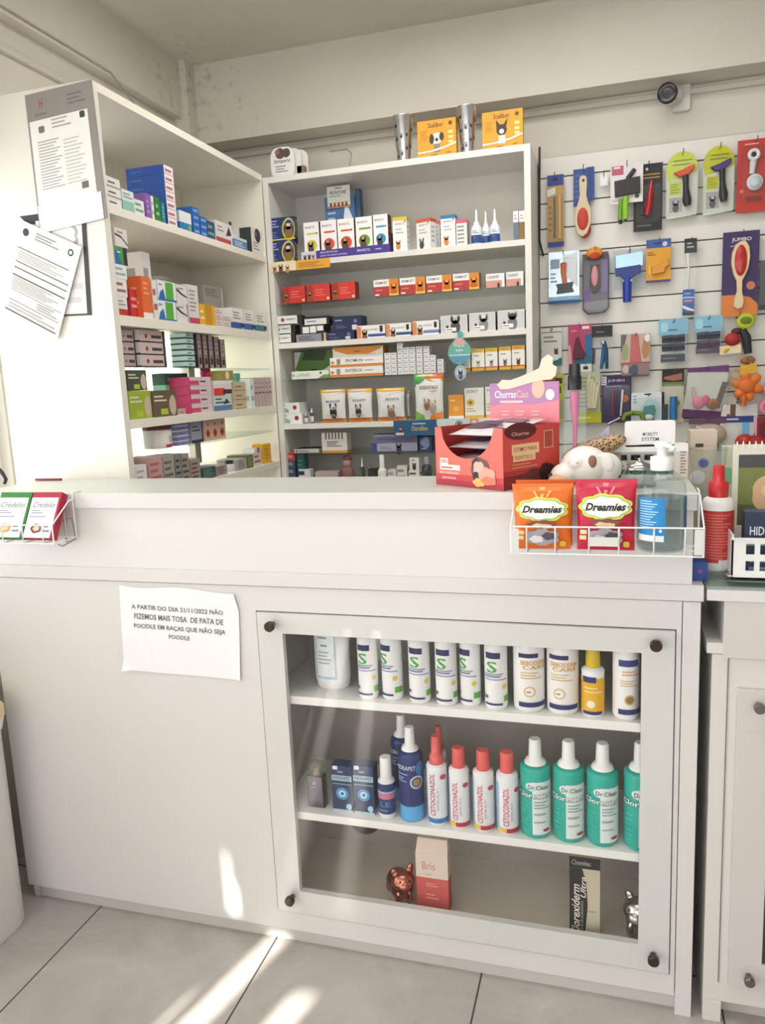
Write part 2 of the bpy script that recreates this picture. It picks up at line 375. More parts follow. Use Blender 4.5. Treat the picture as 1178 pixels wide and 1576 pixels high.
MB().box(LB,XU-.002,YB-.0075,YB-.0015,0,2.268,'eee9dc:lam').build('far_panel',lu)
for z,th in((1.974,.024),(1.669,.03),(1.365,.027),(1.13,.024)): MB().box(LB+.009,XU-.003,YL+.028,YB-.008,z-th,z,'eee9dc:lam').build('shelf',lu,.001)
for z in(1.521,1.262): MB().box(LB+.009,XU-.02,YL+.029,YB-.009,z-.006,z,'f3f9f6:glass').build('glass_shelf',lu)
# ------------------------------------------------------------ product boxes
def pbox(name,w,d,h,base,front=(),side=(),top=(),col2=None):
    m=MB(); m.box(-w/2,w/2,0,d,0,h,base)
    m.prn(Face(lambda u,v,e:((u-.5)*w,-e,v*h),w,h),front)
    m.prn(Face(lambda u,v,e:(-w/2-e,d*(1-u),v*h),d,h),side)
    m.prn(Face(lambda u,v,e:(w/2+e,d*u,v*h),d,h),side)
    m.prn(Face(lambda u,v,e:((u-.5)*w,d*v,h+e),w,d),top)
    return m.build(name)
K='2b2b2e'
def lines(c='8a8a90'): return [('l',.12,.15,.88,.85,4,c)]
def D_plain(base,band=None,txt='77777d',bb=None):
    f=[('l',.1,.42,.9,.9,3,txt)]
    if band: f=[('r',0,0,1,.34,band)]+f+[('l',.1,.08,.7,.26,1,'f2f2f2')]
    if bb: f.append(('r',0,.93,1,1,bb))
    s=[('l',.15,.2,.85,.85,4,txt)]
    if band: s=[('r',0,0,1,.34,band)]+s
    return base,f,s,[]
def D_solid(base,ink='ffffff'): return base,[('l',.1,.25,.85,.85,4,ink)],[('l',.15,.3,.85,.8,3,ink)],[]
DS={
'scalibor':lambda:('e5a024',[('tb','Scalibor',.28,.8,.68,.93,K),('r',.8,.6,.92,.68,'f7d98a'),('r',.8,.46,.92,.54,'f7d98a'),('r',.8,.34,.92,.42,'f7d98a'),('c',.86,.87,.05,'6b4a1a'),('l',.08,.45,.3,.75,6,'c08518'),
    ('q',[(0,.14),(.35,.16),(.7,.22),(1,.32),(1,.37),(.7,.27),(.35,.2),(0,.18)],'f4eee6'),('l',.35,.05,.6,.1,1,'8a5a14'),('l',.75,.08,.92,.13,1,'8a5a14')],[('l',.2,.2,.8,.8,5,'c08518')],[]),
'bluecollar':lambda:('27386e',[('l',.06,.55,.42,.92,3,'aab4d8'),('l',.06,.1,.36,.4,3,'7482b8'),('b',.76,.45,.24,.48,3,.06,'d8cf4a'),('b',.77,.45,.2,.4,3,.06,'27386e'),('dog',.76,.28,.32,'8a6a44','e8ddc8'),('r',.0,0,1,.05,'e8d23a')],[('l',.1,.1,.9,.9,9,'b39a3a')],[]),
'slimwhite':lambda:('f0eeea',lines(),lines(),[]),
}
def bravecto(c,cat=False): return ('f5f1ee',[('tb','BRAVECTO',.1,.83,.72,.89,'5c5660'),('r',.2,.66,.78,.71,c),('c',.84,.69,.05,K),('c',.5,.36,.34,c),('dog',.42,.26,.38,'5b4436' if not cat else '3a3a40','c09a70' if not cat else '9a9aa0')],[('r',0,0,1,1,'5a2430'),('l',.2,.2,.8,.8,4,'8a5a5a')],[])
def capbox(c,ani='c98a3a',a2='f0e8dc'): return ('f1efeb',[('r',0,.89,1,1,c),('tb','BRAVECTO',.2,.77,.85,.83,'6a7080'),('l',.2,.5,.8,.7,2,'b8bcc4'),('dog',.36,.16,.34,ani,a2),('r',.82,.84,.93,.88,K)],[('r',0,.89,1,1,c),('l',.2,.2,.8,.8,4,'b8bcc4')],[('r',0,0,1,1,c)])
def redorange(): return ('b93a34',[('r',0,.58,.62,1,'f3f0ec'),('tb','VERMIVET',.05,.72,.56,.88,'4c4450'),('r',.62,0,1,1,'dd8a2c'),('dog',.8,.25,.25,'c8601c','f0b04c'),('r',.62,0,1,.12,'e8c84a'),('l',.08,.3,.5,.45,1,'d98a84'),('r',.05,.05,.22,.14,'f3f0ec')],[('r',0,0,1,1,'96876e')],[('r',0,0,1,1,'c9a24a')])
def meloxi(c='2f4f8f'): return ('f2efec',[('tb','MELOXIVET',.22,.58,.76,.72,'8c6a66'),('r',.4,.1,1,.3,c),('q',[(0,0),(.16,0),(.16,.9),(0,.98)],'dd8a52'),('dog',.28,.1,.2,'7a5636','c9a684'),('dog',.87,.62,.12,K,'4a4a50'),('r',.4,.3,1,.36,'c8d4ea')],[('r',0,.1,1,.3,c)],[])
def photo(k): return ('dddcda',[('r',.03,.06,.97,.94,'d0cfce'),('dog',.55,.3,.36,['4e4e50','8a8a8c','77777a'][k],['b8b8b8','e4e4e4','4a4a4c'][k]),('r',.18,.1,.58,.3,'f2f2f0'),('l',.2,.13,.55,.27,1,'8c8c8c'),('c',.25,.36,.05,K)],[('r',0,0,1,1,'55555a')],[])
def yellowb(c,i): return ('f0ece4',[('r',0,.82,1,1,c),('tb','PROBIOTIC',.12,.86,.8,.95,'9a7a20'),('l',.15,.62,.8,.76,1,'a8a8a0'),('dog',.5,.28,.3,['c9c3b4','9aa0a8','6a6a70','5a3322'][i],'e0dccc'),('r',0,0,1,.12,'e2b02c'),('r',0,.12,1,.17,'c8442c')],[('r',0,.82,1,1,c),('r',0,0,1,.15,'c8442c')],[('r',0,0,1,1,c)])
def flat_o(s): return ('efebe6',[('tb',s,.3,.48,.62,.8,'4c4a50'),('r',0,0,1,.2,'d98a3c'),('r',0,.2,1,.26,'b8602c'),('l',.66,.5,.9,.75,1,'a0a0a4'),('r',.13,.3,.2,.85,'9c8c80'),('c',.05,.5,.03,'d98a3c')],[('r',0,0,1,.25,'d98a3c')],[])
def layers(base,ink,n=1): return (base,[('l',.08,.15,.92,.9,2*n,ink)],[('l',.1,.15,.9,.9,2*n,ink)],[])
usedn={}
def lab(l):
    return l
def BR(x0,x1,yt,z,des,label,cat='medicine box',d=.06,off=.016,name='medicine_box',group=None,rz=0,h=None):
    Yf=YB+off; um=(x0+x1)/2
    p=aY(x0,yt+8,Yf);q=aY(x1,yt+8,Yf); t=aY(um,yt,Yf).z
    w_=q.x-p.x-.0012; hh=h or (t-z)
    o=pbox(name,w_,d,hh,*(DS[des]() if isinstance(des,str) else des)); o.location=((p.x+q.x)/2,Yf,z+.0003); o.rotation_euler.z=rz
    tag(o,label,cat,group); return z+hh+.0006
def LR(y0,y1,yt,z,des,label,cat='medicine box',d=.1,off=.014,name='medicine_box',group=None,h=None,rz=0):
    Xf=XU-off; um=(y0+y1)/2
    p=aX(y0,yt+8,Xf);q=aX(y1,yt+8,Xf); t=aX(um,yt,Xf).z
    w_=q.y-p.y-.0015; hh=h or (t-z)
    o=pbox(name,w_,d,hh,*(DS[des]() if isinstance(des,str) else des)); o.location=(Xf,(p.y+q.y)/2,z+.0003); o.rotation_euler.z=PI/2+rz
    tag(o,label,cat,group); return z+hh+.0006
# generic lathe bottle
def bottle(name,label,cat,loc,r,h,body,cap,hb=.68,sh=.76,rc_=.42,capstyle='cone',lab=(),rz=0,sy=1,group=None,base=None,spray=None,span=150,labz=(.04,.66)):
    t=thing(name,label,cat,loc,rz,group); m=MB()
    prof=[(r*.86,0),(r*.97,.004),(r,.012),(r,h*hb),(r*.96,h*(hb+.02)),(r*.8,h*(hb+.6*(sh-hb))),(r*rc_*1.15,h*sh)]
    m.lathe(prof,body,28,sy)
    if base: m.lathe([(r+.0003,.002),(r+.0003,h*base[0])],base[1],28,sy,caps=False)
    z0,z1=h*labz[0],h*labz[1]; a=math.radians(span)
    fn=lambda u,v,e:((r+e+.0003)*math.sin((u-.5)*a),-(r+e+.0003)*sy*math.cos((u-.5)*a),z0+v*(z1-z0))
    m.prn(Face(fn,r*a,z1-z0,12,1),lab); m.build('body',t)
    c=MB(); rr=r*rc_
    if capstyle=='cone': c.lathe([(rr*1.75,h*sh-.001),(rr*1.55,h*(sh+.03)),(rr*1.05,h*(sh+.045)),(rr*.95,h*.985),(rr*.8,h)],cap,20)
    elif capstyle=='cyl': c.lathe([(rr,h*sh-.001),(rr*1.04,h*(sh+.01)),(rr,h*.985),(rr*.9,h)],cap,20)
    elif capstyle=='nozzle': c.lathe([(rr,h*sh-.001),(rr,h*(sh+.08)),(rr*.5,h*(sh+.1)),(rr*.35,h)],cap,16)
    elif capstyle=='mist': c.lathe([(rr,h*sh-.001),(rr,h*(sh+.09)),(rr*.72,h*(sh+.1)),(rr*.66,h*.95),(rr*.6,h)],cap,18)
    c.build('cap',t)
    if spray:
        c=MB(); c.lathe([(rr*.8,h*(sh+.1)),(rr*.8,h*1.12),(rr*.6,h*1.16)],spray,16); c.build('overcap',t)
    return t
def bag(m,w,h,d,base,ops=(),n=14,top=.06):
    def fn(u,v,e):
        b=max(math.sin(PI*min(max(u,0),1)),0)**.55*max(math.sin(PI*min(max((v-.03)/(.97-top),0),1)),0)**.5
        return ((u-.5)*w*(.93+.07*v-.05*math.sin(PI*v)), -d/2*b-e-.0006+.0012*math.sin(19*u+5*v)*math.sin(13*v+2)*b, v*h)
    m.grid(lambda u,v:fn(u,v,0),0,0,1,1,n,n,base)
    m.grid(lambda u,v:(lambda q:(q[0],-q[1],q[2]))(fn(u,v,0)),0,0,1,1,n,n,base)
    m.prn(Face(fn,w,h,8,6),ops,.0012,.0006)
# ------------------------------------------------------------ top of the back unit
def onY(px,py,Y): return aY(px,py,Y)
t=thing('leaflet_display','rounded white leaflet stand with a photo top at the left end of the top board','display stand',(onY(436,268,YB+.05).x,YB+.05,Z0))
m=MB(); R_=.052
for k,(dx,dy) in enumerate(((0,0),(.018,.03),(.036,.06))):
    m=MB(); pts=rrect(-R_+dx,R_+dx,.0,.122,.035)
    m.plate(pts,dy,dy+.004,'ecebe8',.0005)
    if k==0:
        F=Face(lambda u,v,e:((u-.5)*2*R_,-e,v*.122),2*R_,.122)
        m.prn(F,[('c',.42,.8,.2,'6a4a44'),('c',.68,.8,.17,'55504a'),('c',.3,.85,.1,'96705c'),('tb','Simparic',.15,.48,.85,.62,'3c4450'),('l',.2,.2,.8,.44,3,'8f959c'),('r',.12,.07,.88,.1,'b08a84')])
        m.build('front_card',t)
    else: m.build('card',t)
MB().box(.05,.082,.03,.07,0,.05,'8c7048').build('small_box',t)
def cup(x0,x1,yt,label):
    Y=YB+.05; xm=(x0+x1)/2; p=aY(xm,yt,Y); r=(aY(x1,yt,Y).x-aY(x0,yt,Y).x)/2; h=p.z-Z0
    t=thing('foil_treat_cone',label,'cup',(p.x,Y,Z0+.0005)); m=MB()
    m.lathe([(r*.58,0),(r*.6,.003),(r*.98,h-.004),(r*1.03,h-.002),(r,h)],'d2d2d4:foil',28); k=m
    for i in range(12):
        a=-1.3+.65*(i%5); z=h*(.1+.2*(i//3)+.04*(i%3)); rr=r*(.6+.38*z/h)
        F=Face(lambda u,v,e:((rr+e+.0012)*math.sin(a+(u-.5)*.5),-(rr+e+.0012)*math.cos(a+(u-.5)*.5),z+(v-.5)*.02),.02,.02)
        k.prn(F,[('dog',.5,.4,.55,'3a3a3c','dcdcdc')])
    k.build('cone_body',t)
cup(604,636,180,'tapered silver foil cone left of the two, beside the orange box with the spotted dog')
cup(703,734,165,'tapered silver foil cone standing between the two orange boxes')
def scal(x0,x1,yt,l,c1,c2,hd):
    b,f,s,tp=DS['scalibor'](); f=f[:-3]+hd+f[-3:]
    BR(x0,x1,yt,Z0,(b,f,s,tp),l,d=.035,off=.03)
scal(642,702,184,'orange collar box with a droopy-eared dog, left of the two on the top board','','',[('c',.5,.5,.14,'ddd8d0'),('c',.37,.5,.06,'3c322c',.12),('c',.63,.54,.06,'3c322c',.1),('c',.5,.47,.04,K),('r',.42,.14,.58,.36,'8a8078')])
scal(742,805,170,'orange collar box with a prick-eared dog at the right end of the top board','','',[('c',.48,.5,.13,'3c322c'),('q',[(.36,.5),(.34,.78),(.45,.62)],'3c322c'),('q',[(.58,.5),(.64,.8),(.52,.62)],'3c322c'),('c',.48,.46,.06,'ddd8d0'),('r',.4,.14,.57,.36,'e0dcd4')])
# ------------------------------------------------------------ shelf 1
for k in range(4):
    z=Z1
    for j,(y,) in enumerate(((366,),(328,))):
        z=BR(413,453,y+0,z,'bluecollar',f"dark blue flea collar box, {['bottom','top'][j]} row of its stack, "+['front one','second from the front','third from the front','rearmost'][k],d=.028,off=.012+k*.0295,group='blue flea collar boxes',h=.088)
# tray with five tablets boxes
p0=aY(464,385,YB+.01).x;p1=aY(601,385,YB+.01).x; cxm=(p0+p1)/2; tw=p1-p0
t=thing('counter_tray','purple card tray holding five tall tablet boxes','tray',(cxm,YB+.008,Z1+.0003))
m=MB(); hT=.032; m.box(-tw/2,tw/2,0,.002,0,hT,'4a3a8c'); m.box(-tw/2,tw/2,.07,.072,0,hT+.05,'4a3a8c'); m.box(-tw/2,-tw/2+.002,.002,.07,0,hT,'4a3a8c'); m.box(tw/2-.002,tw/2,.002,.07,0,hT,'3a2560'); m.box(-tw/2,tw/2,.002,.07,0,.002,'4a3a8c')
m.prn(Face(lambda u,v,e:((u-.5)*tw,-e,v*hT),tw,hT),[('r',0,0,.17,1,'d8d0dc'),('dog',.04,.15,.035,'6a4438','c99a80'),('dog',.09,.15,.035,'3c3440','8a8088'),('dog',.135,.15,.035,'b08050','e0c8a8'),('tb','MAIS PROTECAO',.22,.6,.42,.82,'d8d4ec'),('tb','QUE VAI MAIS LONGE',.22,.2,.52,.42,'d8d4ec'),('tb','BRAVECTO',.64,.4,.78,.68,'e4e0f4'),('l',.84,.4,.94,.68,1,'c8c2e4')])
m.build('tray_body',t)
for (a,b,y,c,cat_,n) in((467,491,342,'cfc84a',0,'yellow'),(493,518,339,'d8502c',0,'orange-red'),(519,545,336.5,'d8502c',0,'orange-red'),(547,573,333.5,'6fa02e',0,'green'),(574,597,330,'3c94c8',1,'blue')):
    lb={467:'tall white tablet box with a yellow dog circle in the purple tray',493:'tall white tablet box with an orange-red circle, next to the yellow one',519:'tall white tablet box with an orange-red circle, next to the green one',547:'tall white tablet box with a green dog circle in the purple tray',574:'tall white tablet box with a blue cat circle in the purple tray'}[a]
    BR(a,b,y,Z1+.003,bravecto(c,cat_),lb,d=.05,off=.013,group='tablet boxes in the purple tray')
# display behind
t=thing('spot_on_display','blue and white carded display standing behind the purple tray','display',(aY(525,320,1.53).x,1.53,Z1))
hh=aY(525,290,1.53).z-Z1; m=MB(); m.box(-.07,.06,0,.05,0,hh-.03,'4a6f9c'); m.prn(Face(lambda u,v,e:(-.07+.13*u,-e,v*(hh-.03)),.13,hh-.03),[('q',[(.5,0),(1,0),(.95,.6),(.7,.95),(.6,.6)],'dfe6ec'),('l',.08,.55,.45,.8,3,'a8bcd4')]); m.box(.061,.08,.01,.05,0,hh-.005,'3c5878'); m.build('carton',t)
m=MB(); m.M=Matrix.Translation((-.056,-.006,hh-.075)); F=Face(lambda u,v,e:(.1*u,-e,.085*v),.1,.085); m.box(0,.1,0,.003,0,.085,'e8e8e0')
m.prn(F,[('tib','FRONTLINE',.1,.62,.85,.78,'3a4450'),('l',.1,.5,.85,.58,1,'5c9a50'),('r',.35,.88,.65,.92,'5a5a58'),('r',0,0,1,.1,'c98a70')]+[('dog',.15+.17*i,.12,.1,'8a5a3c','d0a880') for i in range(5)]); m.build('header_card',t)
BR(604,626,334,Z1,capbox('e0c238'),'white tablet box with a yellow top and a small dog, right of the purple tray',d=.045)
BR(639,664,337,Z1,capbox('d4603c','4c4a4c','d8d4d0'),'white tablet box with an orange top, turned to show its red side',d=.045,off=.02,rz=-.35)
BR(667,677,340,Z1,capbox('d8607c'),'narrow pink-topped box mostly hidden behind the blue-topped cat box',d=.04,off=.08)
BR(678,701,331,Z1,capbox('3478ac','d8803c','e8b070'),'white tablet box with a blue top and an orange cat',d=.045)
o=('eceae6',[('r',0,.86,1,1,'d8607c')]+[('r',.1,.1+.15*i,.75,.17+.15*i,'a09a96') for i in range(5)],[('r',0,0,1,1,'b0a89e')],[('r',0,0,1,1,'d8607c')])
BR(702,719,338,Z1,o,'box with a pink top and grey barcode stripes beside the spray bottles',d=.06)
for a,b,yt,l,dy in((725,741,323,'left one of the three small white and blue spray bottles',.03),(741,754,326,'middle one of the three small white and blue spray bottles, set back',.055),(754,769,322,'right one of the three small white and blue spray bottles',.03)):
    Y=YB+dy; p=aY((a+b)/2,yt,Y); r=(b-a)/2*(Y+1.64)/1185
    bottle('ear_spray_bottle',l,'bottle',(p.x,Y,Z1+.0004),r,p.z-Z1,'e9edf2','f2f4f6:plastic',hb=.45,sh=.56,rc_=.5,capstyle='nozzle',lab=[('r',0,0,1,.55,'2a4f90'),('l',.3,.65,.7,.9,2,'6a7ea8'),('dog',.4,.3,.14,'6a4a50','c8a8a0')],labz=(.03,.44),group='small spray bottles')
BR(790,798,325,Z1,('eeeeec',[('r',0,0,1,.62,'6a7288'),('l',.2,.7,.8,.9,2,'9a9a9c')],[],[]),'narrow white and slate blue box at the right end of its shelf',d=.03)
BR(799,808,324.5,Z1,('eeeeec',[('r',0,0,1,.62,'8a6c3c'),('l',.2,.7,.8,.9,2,'9a9a9c')],[],[]),'narrow white and brown box against the right side panel',d=.03)
def strip(x0,x1,z1,h,ops,label,name='shelf_sign',dy=-.0012,base='e9e0d0',Y=YB):
    a=aY(x0,400,Y).x if True else 0; 
    return None
def card(name,label,cat,x0,x1,zt,h,ops,base,Y,th=.0008,group=None,py=400):
    a=aY(x0,py,Y).x;b=aY(x1,py,Y).x;w_=b-a; m=MB(); m.box(-w_/2,w_/2,0,th,0,h,base); m.prn(Face(lambda u,v,e:((u-.5)*w_,-e,v*h),w_,h),ops)
    o=m.build(name); o.location=((a+b)/2,Y-th,zt-h); return tag(o,label,cat,group)
card('shelf_banner','orange and cream paper banner stuck on the shelf edge under the blue boxes','banner',413,508,Z1-.001,.036,[('r',0,0,.45,1,'e9dcc2'),('dog',.1,.1,.06,'b07a44','e8d0a8'),('dog',.2,.15,.07,'6a4a34','e0b880'),('dog',.31,.1,.06,'c8904c','f0dcc0'),('l',.5,.2,.95,.8,3,'b07a1c')],'e8a838',YB-.0006)
# ------------------------------------------------------------ shelf 2 (glass)
red=lambda:('d8392e',[('q',[(0,.1),(.28,0),(.28,1),(0,.9)],'a8342c'),('dog',.15,.25,.18,'8a5a34','d8a070'),('l',.38,.3,.85,.75,3,'e87a6c'),('r',.86,.08,.97,.22,'e8c8b8')],[('r',0,0,1,1,'8a2a28')],[('r',0,0,1,1,'a03028')])
for a,b,y,l in((435,470,441,'red boxed medicine, leftmost of the three on the upper glass shelf'),(471,508,437.5,'red boxed medicine in the middle of the three on the upper glass shelf'),(510,547,434.5,'red boxed medicine, rightmost of the three on the upper glass shelf')):
    BR(a,b,y,Z2,red(),l,d=.05,off=.03,group='red boxes on the upper glass shelf')
for a,b,y,n in((575,614,430,'first'),(615,655,427,'second'),(656,696,424,'third'),(697,738,420.5,'fourth')):
    BR(a,b,y,Z2,redorange(),f'white, red and orange cat box, {n} from the left of four on glass',d=.05,off=.03,group='red and orange cat boxes')
sal=lambda:('eeeae6',[('r',0,0,.85,.5,'d49a88'),('tb','CANIVET',.08,.65,.72,.85,'4c5060'),('dog',.68,.1,.14,'4a2c24','6a4434')],[('r',0,0,1,1,'d8d2cc')],[('r',0,0,1,1,'c8c2ba')])
BR(748,777,421,Z2,sal(),'white and salmon box, left one of the pair at the right end of the glass',d=.05,off=.03)
BR(779,806,418,Z2,sal(),'white and salmon box against the right side panel on the upper glass shelf',d=.05,off=.03)
# ------------------------------------------------------------ shelf 3
bw=lambda:('efefec',[('r',.82,0,1,1,'1e1e20'),('tb','DERMVET',.38,.5,.75,.7,'4a4a4c'),('c',.25,.55,.07,'a03c44'),('r',0,0,.8,.1,K)],[('r',0,0,1,1,'232325')],[('r',0,0,1,1,'2a2a2c')])
z=Z3
for k,(a,b,y,l) in enumerate(((421,454,511,'black and white small box at the bottom of the stack by the left side panel'),(420,454,496,'black and white small box in the middle of the stack by the left side panel'),(426,464,481,'black and white small box askew on top of the stack by the left side panel'))):
    z=BR(a,b,y,z,bw(),l,d=.06,group='black and white boxes',h=.037,rz=[0,0,.12][k])
z=Z3
z=BR(456,496,514,z,('8a8a92',[('l',.1,.2,.8,.8,3,'3a3a44')],[('r',0,0,1,1,'26262a')],[('r',0,0,1,1,'1e1e20')]),'silver and black flat box lying beside the black and white stack',d=.08,h=.032)
z=BR(466,500,504,z,('232326',[('r',.0,.1,.3,.85,'eceae6'),('r',.34,.1,.62,.9,'eceae6'),('r',.66,.3,.95,.9,'eceae6')],[],[]),'black box with white labels in the middle of its stack',d=.08,h=.034)
z=BR(468,507,493,z,('1e1e22',[('r',.03,.05,.9,.75,'e6e4e0'),('l',.1,.3,.7,.6,1,'77777a')],[('r',0,0,1,1,'1e1e22')],[('r',0,0,1,1,'2c2c30')]),'black box with one wide white label on top of its stack',d=.08,h=.034)
BR(498,502,512,Z3,D_solid('c8b88a','a09060'),'very thin beige upright packet beside the navy boxes',d=.04,off=.012)
nav=lambda:('232c50',[('l',.08,.65,.45,.85,1,'9aa4c8'),('r',.68,.08,.85,.4,'d8d8e0'),('l',.1,.2,.5,.45,2,'5c68a0'),('c',.8,.65,.06,'6a78b0')],[('r',0,0,1,1,'1c2340')],[('r',0,0,1,1,'2c3560')])
z=BR(503,546,511,Z3,nav(),'navy blue flat box at the bottom of the navy stack',d=.08,h=.033)
BR(512,556,486,z,nav(),'larger navy blue box on top of the navy stack',d=.08,h=.06)
for a,b,y,c,l in((549,593,500.5,'2f4f8f','white box with a dark blue band, orange end and dog, nearest the navy stack'),(594,633,497.5,'24497a','white box with a dark blue band, middle of the three dog boxes'),(635,676,493.5,'6f7fb4','white box with a pale violet-blue band, right of the three dog boxes')):
    BR(a,b,y,Z3,meloxi(c),l,d=.05,off=.012,group='white and blue dog boxes')
for k,(a,b,y,l) in enumerate(((678,720,485,'grey box with a black and white kitten photo, left of three'),(722,763,481,'grey box with a pale dog photo, middle of three'),(766,808,477,'grey box with a grey cat photo against the right side panel'))):
    BR(a,b,y,Z3,photo(k),l,d=.05,off=.012,group='grey pet photo boxes')
# drop shaped hang tag
t=thing('hanging_drop_sign','teal drop-shaped card sign hanging over the shelf edge in front of the unit','sign',(aY(707,520,YB-.012).x,YB-.012,Z3-.02))
m=MB(); P=[]
for i in range(25):
    a=-PI*.0+2*PI*i/25-PI/2; rr=.046; x=rr*math.cos(a)*(1-.0); zz=rr*1.05*math.sin(a); 
    if zz>0: x*=(1-(zz/.0483)**2*.55); zz*=1.25
    P.append((x,zz-.055))
m.plate(P[::-1],0,.001,'6fb0a4',.0002)
F=Face(lambda u,v,e:((u-.5)*.09,-e,-.105+v*.1),.09,.1)
m.prn(F,[('q',[(.2,.78),(.8,.78),(.62,1.05),(.38,1.05)],'d8a8a4'),('tb','Fique',.28,.66,.72,.8,'d8ece8'),('tb','livre',.34,.52,.66,.62,'e4f0ee'),('r',.03,.36,.97,.4,'d0e8e4'),('q',[(.05,.34),(.95,.34),(.8,.08),(.2,.08)],'5c9ab4')]); m.build('drop_card',t)
MB().plate(oval(.004,.012,.0115,.013),-.001,0,'5aa8a4',.0002).build('round_tab',t)
m=MB(); m.plate(oval(.002,-.135,.024,.03),-.002,-.001,'a8b4bc',.0002); m.prn(Face(lambda u,v,e:(-.022+.048*u,-.002-e,-.163+v*.056),.048,.056),[('c',.5,.5,.35,'c8d0d8'),('dog',.5,.3,.4,'5c6c80','b8c0c8'),('r',.42,.05,.6,.15,K)]); m.build('dog_cutout',t)
MB().tube([(0,0,-.1),(0,-.0005,-.02),(.002,0,.004)],.0006,'cfd8d6').build('string',t)
# ------------------------------------------------------------ shelf 4 (glass)
z=BR(449,507,571,Z4,('e6ebe0',[('tb','LOFTRIVET',.15,.3,.5,.7,'8a9488'),('c',.05,.5,.03,'9a9a98'),('q',[(.7,0),(1,0),(1,.5),(.85,.45)],'6f9a50'),('c',.78,.7,.03,'4a5c40')],[('r',0,0,1,1,'c8d4c0')],[('r',0,0,1,1,'d4dccc')]),'low white and green box at the front left of the lower glass shelf',d=.1,off=.025)
BR(453,510,541,Z4,('dfe4d8',[('q',[(0,.35),(.3,.2),(.7,.25),(1,.5),(1,1),(.2,1)],'5c8440'),('q',[(.2,.7),(.8,.65),(.9,1),(.3,1)],'3c4c34'),('r',.45,.3,.6,.36,K)],[],[]),'big white and green box lying behind the low green one',d=.05,off=.14)
z=BR(508,590,568,Z4,flat_o('ENTEROX'),'long white and orange box at the bottom of the orange stack',d=.08,off=.025,h=.040)
z=BR(508,590,551,z,flat_o('PROMUN'),'long white and orange box in the middle of the orange stack',d=.08,off=.025,h=.040)
BR(512,590,533,z,('e8e2d8',[('q',[(0,1),(.05,.65),(.3,.25),(.7,.2),(.95,.7),(1,1)],'dd8f3c'),('r',.42,.5,.56,.58,'5a3a1c'),('l',.65,.1,.95,.3,1,'c0b8b0')],[('r',0,0,1,1,'c8802c')],[('r',0,0,1,1,'d88a38')]),'upper orange-topped box on the orange stack under the shelf',d=.08,off=.03,h=.04)
ORD=['first','second','third','fourth','fifth','sixth','seventh','eighth','ninth']
cols=[(592,602,5),(602,611,5),(612,621,7),(621,630,6),(630,640,6),(641,651,6),(652,662,6),(662,671,4),(673,683,3)]
for ci,(a,b,n) in enumerate(cols):
    z=Z4
    for j in range(n):
        z=BR(a,b,550,z,('e6e5e3',[('r',.12,.5,.75,.68,'85858c'),('r',0,0,1,.06,'b8b6b4')],[('r',.2,.4,.8,.6,'9a9aa0')],[]),f"tiny white carton, {ORD[ci]} column from the left, "+(ORD[j]+' from the bottom' if j else 'bottom one'),d=.05,off=.022,group='stacked tiny white cartons',h=.0172)
for i,(a,b,y,c,l) in enumerate(((715,724,541,'e2b040','partly hidden yellow-topped box directly behind the teal drop sign'),(726,746,537,'e0c040','yellow-topped box with a pale animal, nearest the teal drop sign'),(747,766,535.5,'e0bc38','yellow-topped box with a grey-blue animal, second from the drop sign'),(768,787,533.5,'e0a84c','yellow-topped box with a grey dog, second from the right side panel'),(788,808,531.5,'e2a83c','orange-topped box with a brown dog beside the right side panel'))):
    BR(a,b,y,Z4,yellowb(c,min(i-1,3) if i else 0),l,d=.04,off=.025,group='yellow-topped boxes')
# ------------------------------------------------------------ shelf 5
gw=lambda:('eceeea',[('q',[(0,.2),(.5,.05),(.5,.35),(0,.9)],'8fb89c'),('l',.1,.7,.5,.9,1,'55655a'),('c',.78,.55,.09,'a02c34')],[],[])
z=BR(428,465,632,Z5,gw(),'white and green box under its twin at the left end, above the counter',d=.09,off=.02,h=.044,group='white and green boxes')
BR(427,461,612,z,gw(),'white and green box lying on top of its twin at the left end',d=.09,off=.02,h=.044,group='white and green boxes')
for i,(px,yt,r) in enumerate(((471,634,.009),(480,628,.009))):
    Y=YB+.03; p=aY(px,yt,Y)
    bottle('glass_vial',['short clear vial beside the white and green boxes','taller clear vial beside the white and green boxes'][i],'vial',(p.x,Y,Z5+.0004),r,p.z-Z5,'d8dcdc:clear','c8c8c8:metal',hb=.6,sh=.7,rc_=.6,capstyle='cyl',lab=[('r',.1,.1,.9,.8,'e8e8e6'),('l',.2,.2,.8,.7,2,'8a8a90')],labz=(.05,.55))
def pouch(x0,x1,yt,z,label,top,ops,off=.03,d=.04,base='e6e6e3:foil',bot='d98a2c',group='treat pouches'):
    Yf=YB+off; a=aY(x0,yt+20,Yf).x;b=aY(x1,yt+20,Yf).x; h=aY((x0+x1)/2,yt,Yf).z-z; m=MB()
    bag(m,b-a,h,d,base,[('r',.0,.9,1,1,top),('q',[(0,.9),(1,.9),(1,.87),(.7,.84),(.4,.8),(.15,.72),(0,.7)],top),('r',0,0,1,.07,bot),('r',0,.07,1,.12,'b85a24')]+ops)
    o=m.build('treat_pouch'); o.location=((a+b)/2,Yf,z+.0004); tag(o,label,'pouch',group)
pouch(494,533,599,Z5,'white pouch with yellow top and a black and white dog, leftmost of three','e2b22e',[('tb','IMUNOVET',.25,.6,.85,.67,'4a5c94'),('dog',.55,.3,.3,'2c2c2e','e6e6e4'),('l',.2,.18,.8,.26,2,'c8c8c8')],base='e6e6e3')
pouch(535,574,598,Z5,'white pouch with yellow top and a running dog, middle of three','e2b22e',[('tb','RELAXPET',.25,.62,.8,.69,'7a5c84'),('dog',.48,.3,.26,'3a3230','d8d4cc'),('l',.2,.18,.8,.26,2,'c8c8c8')],base='e6e6e3')
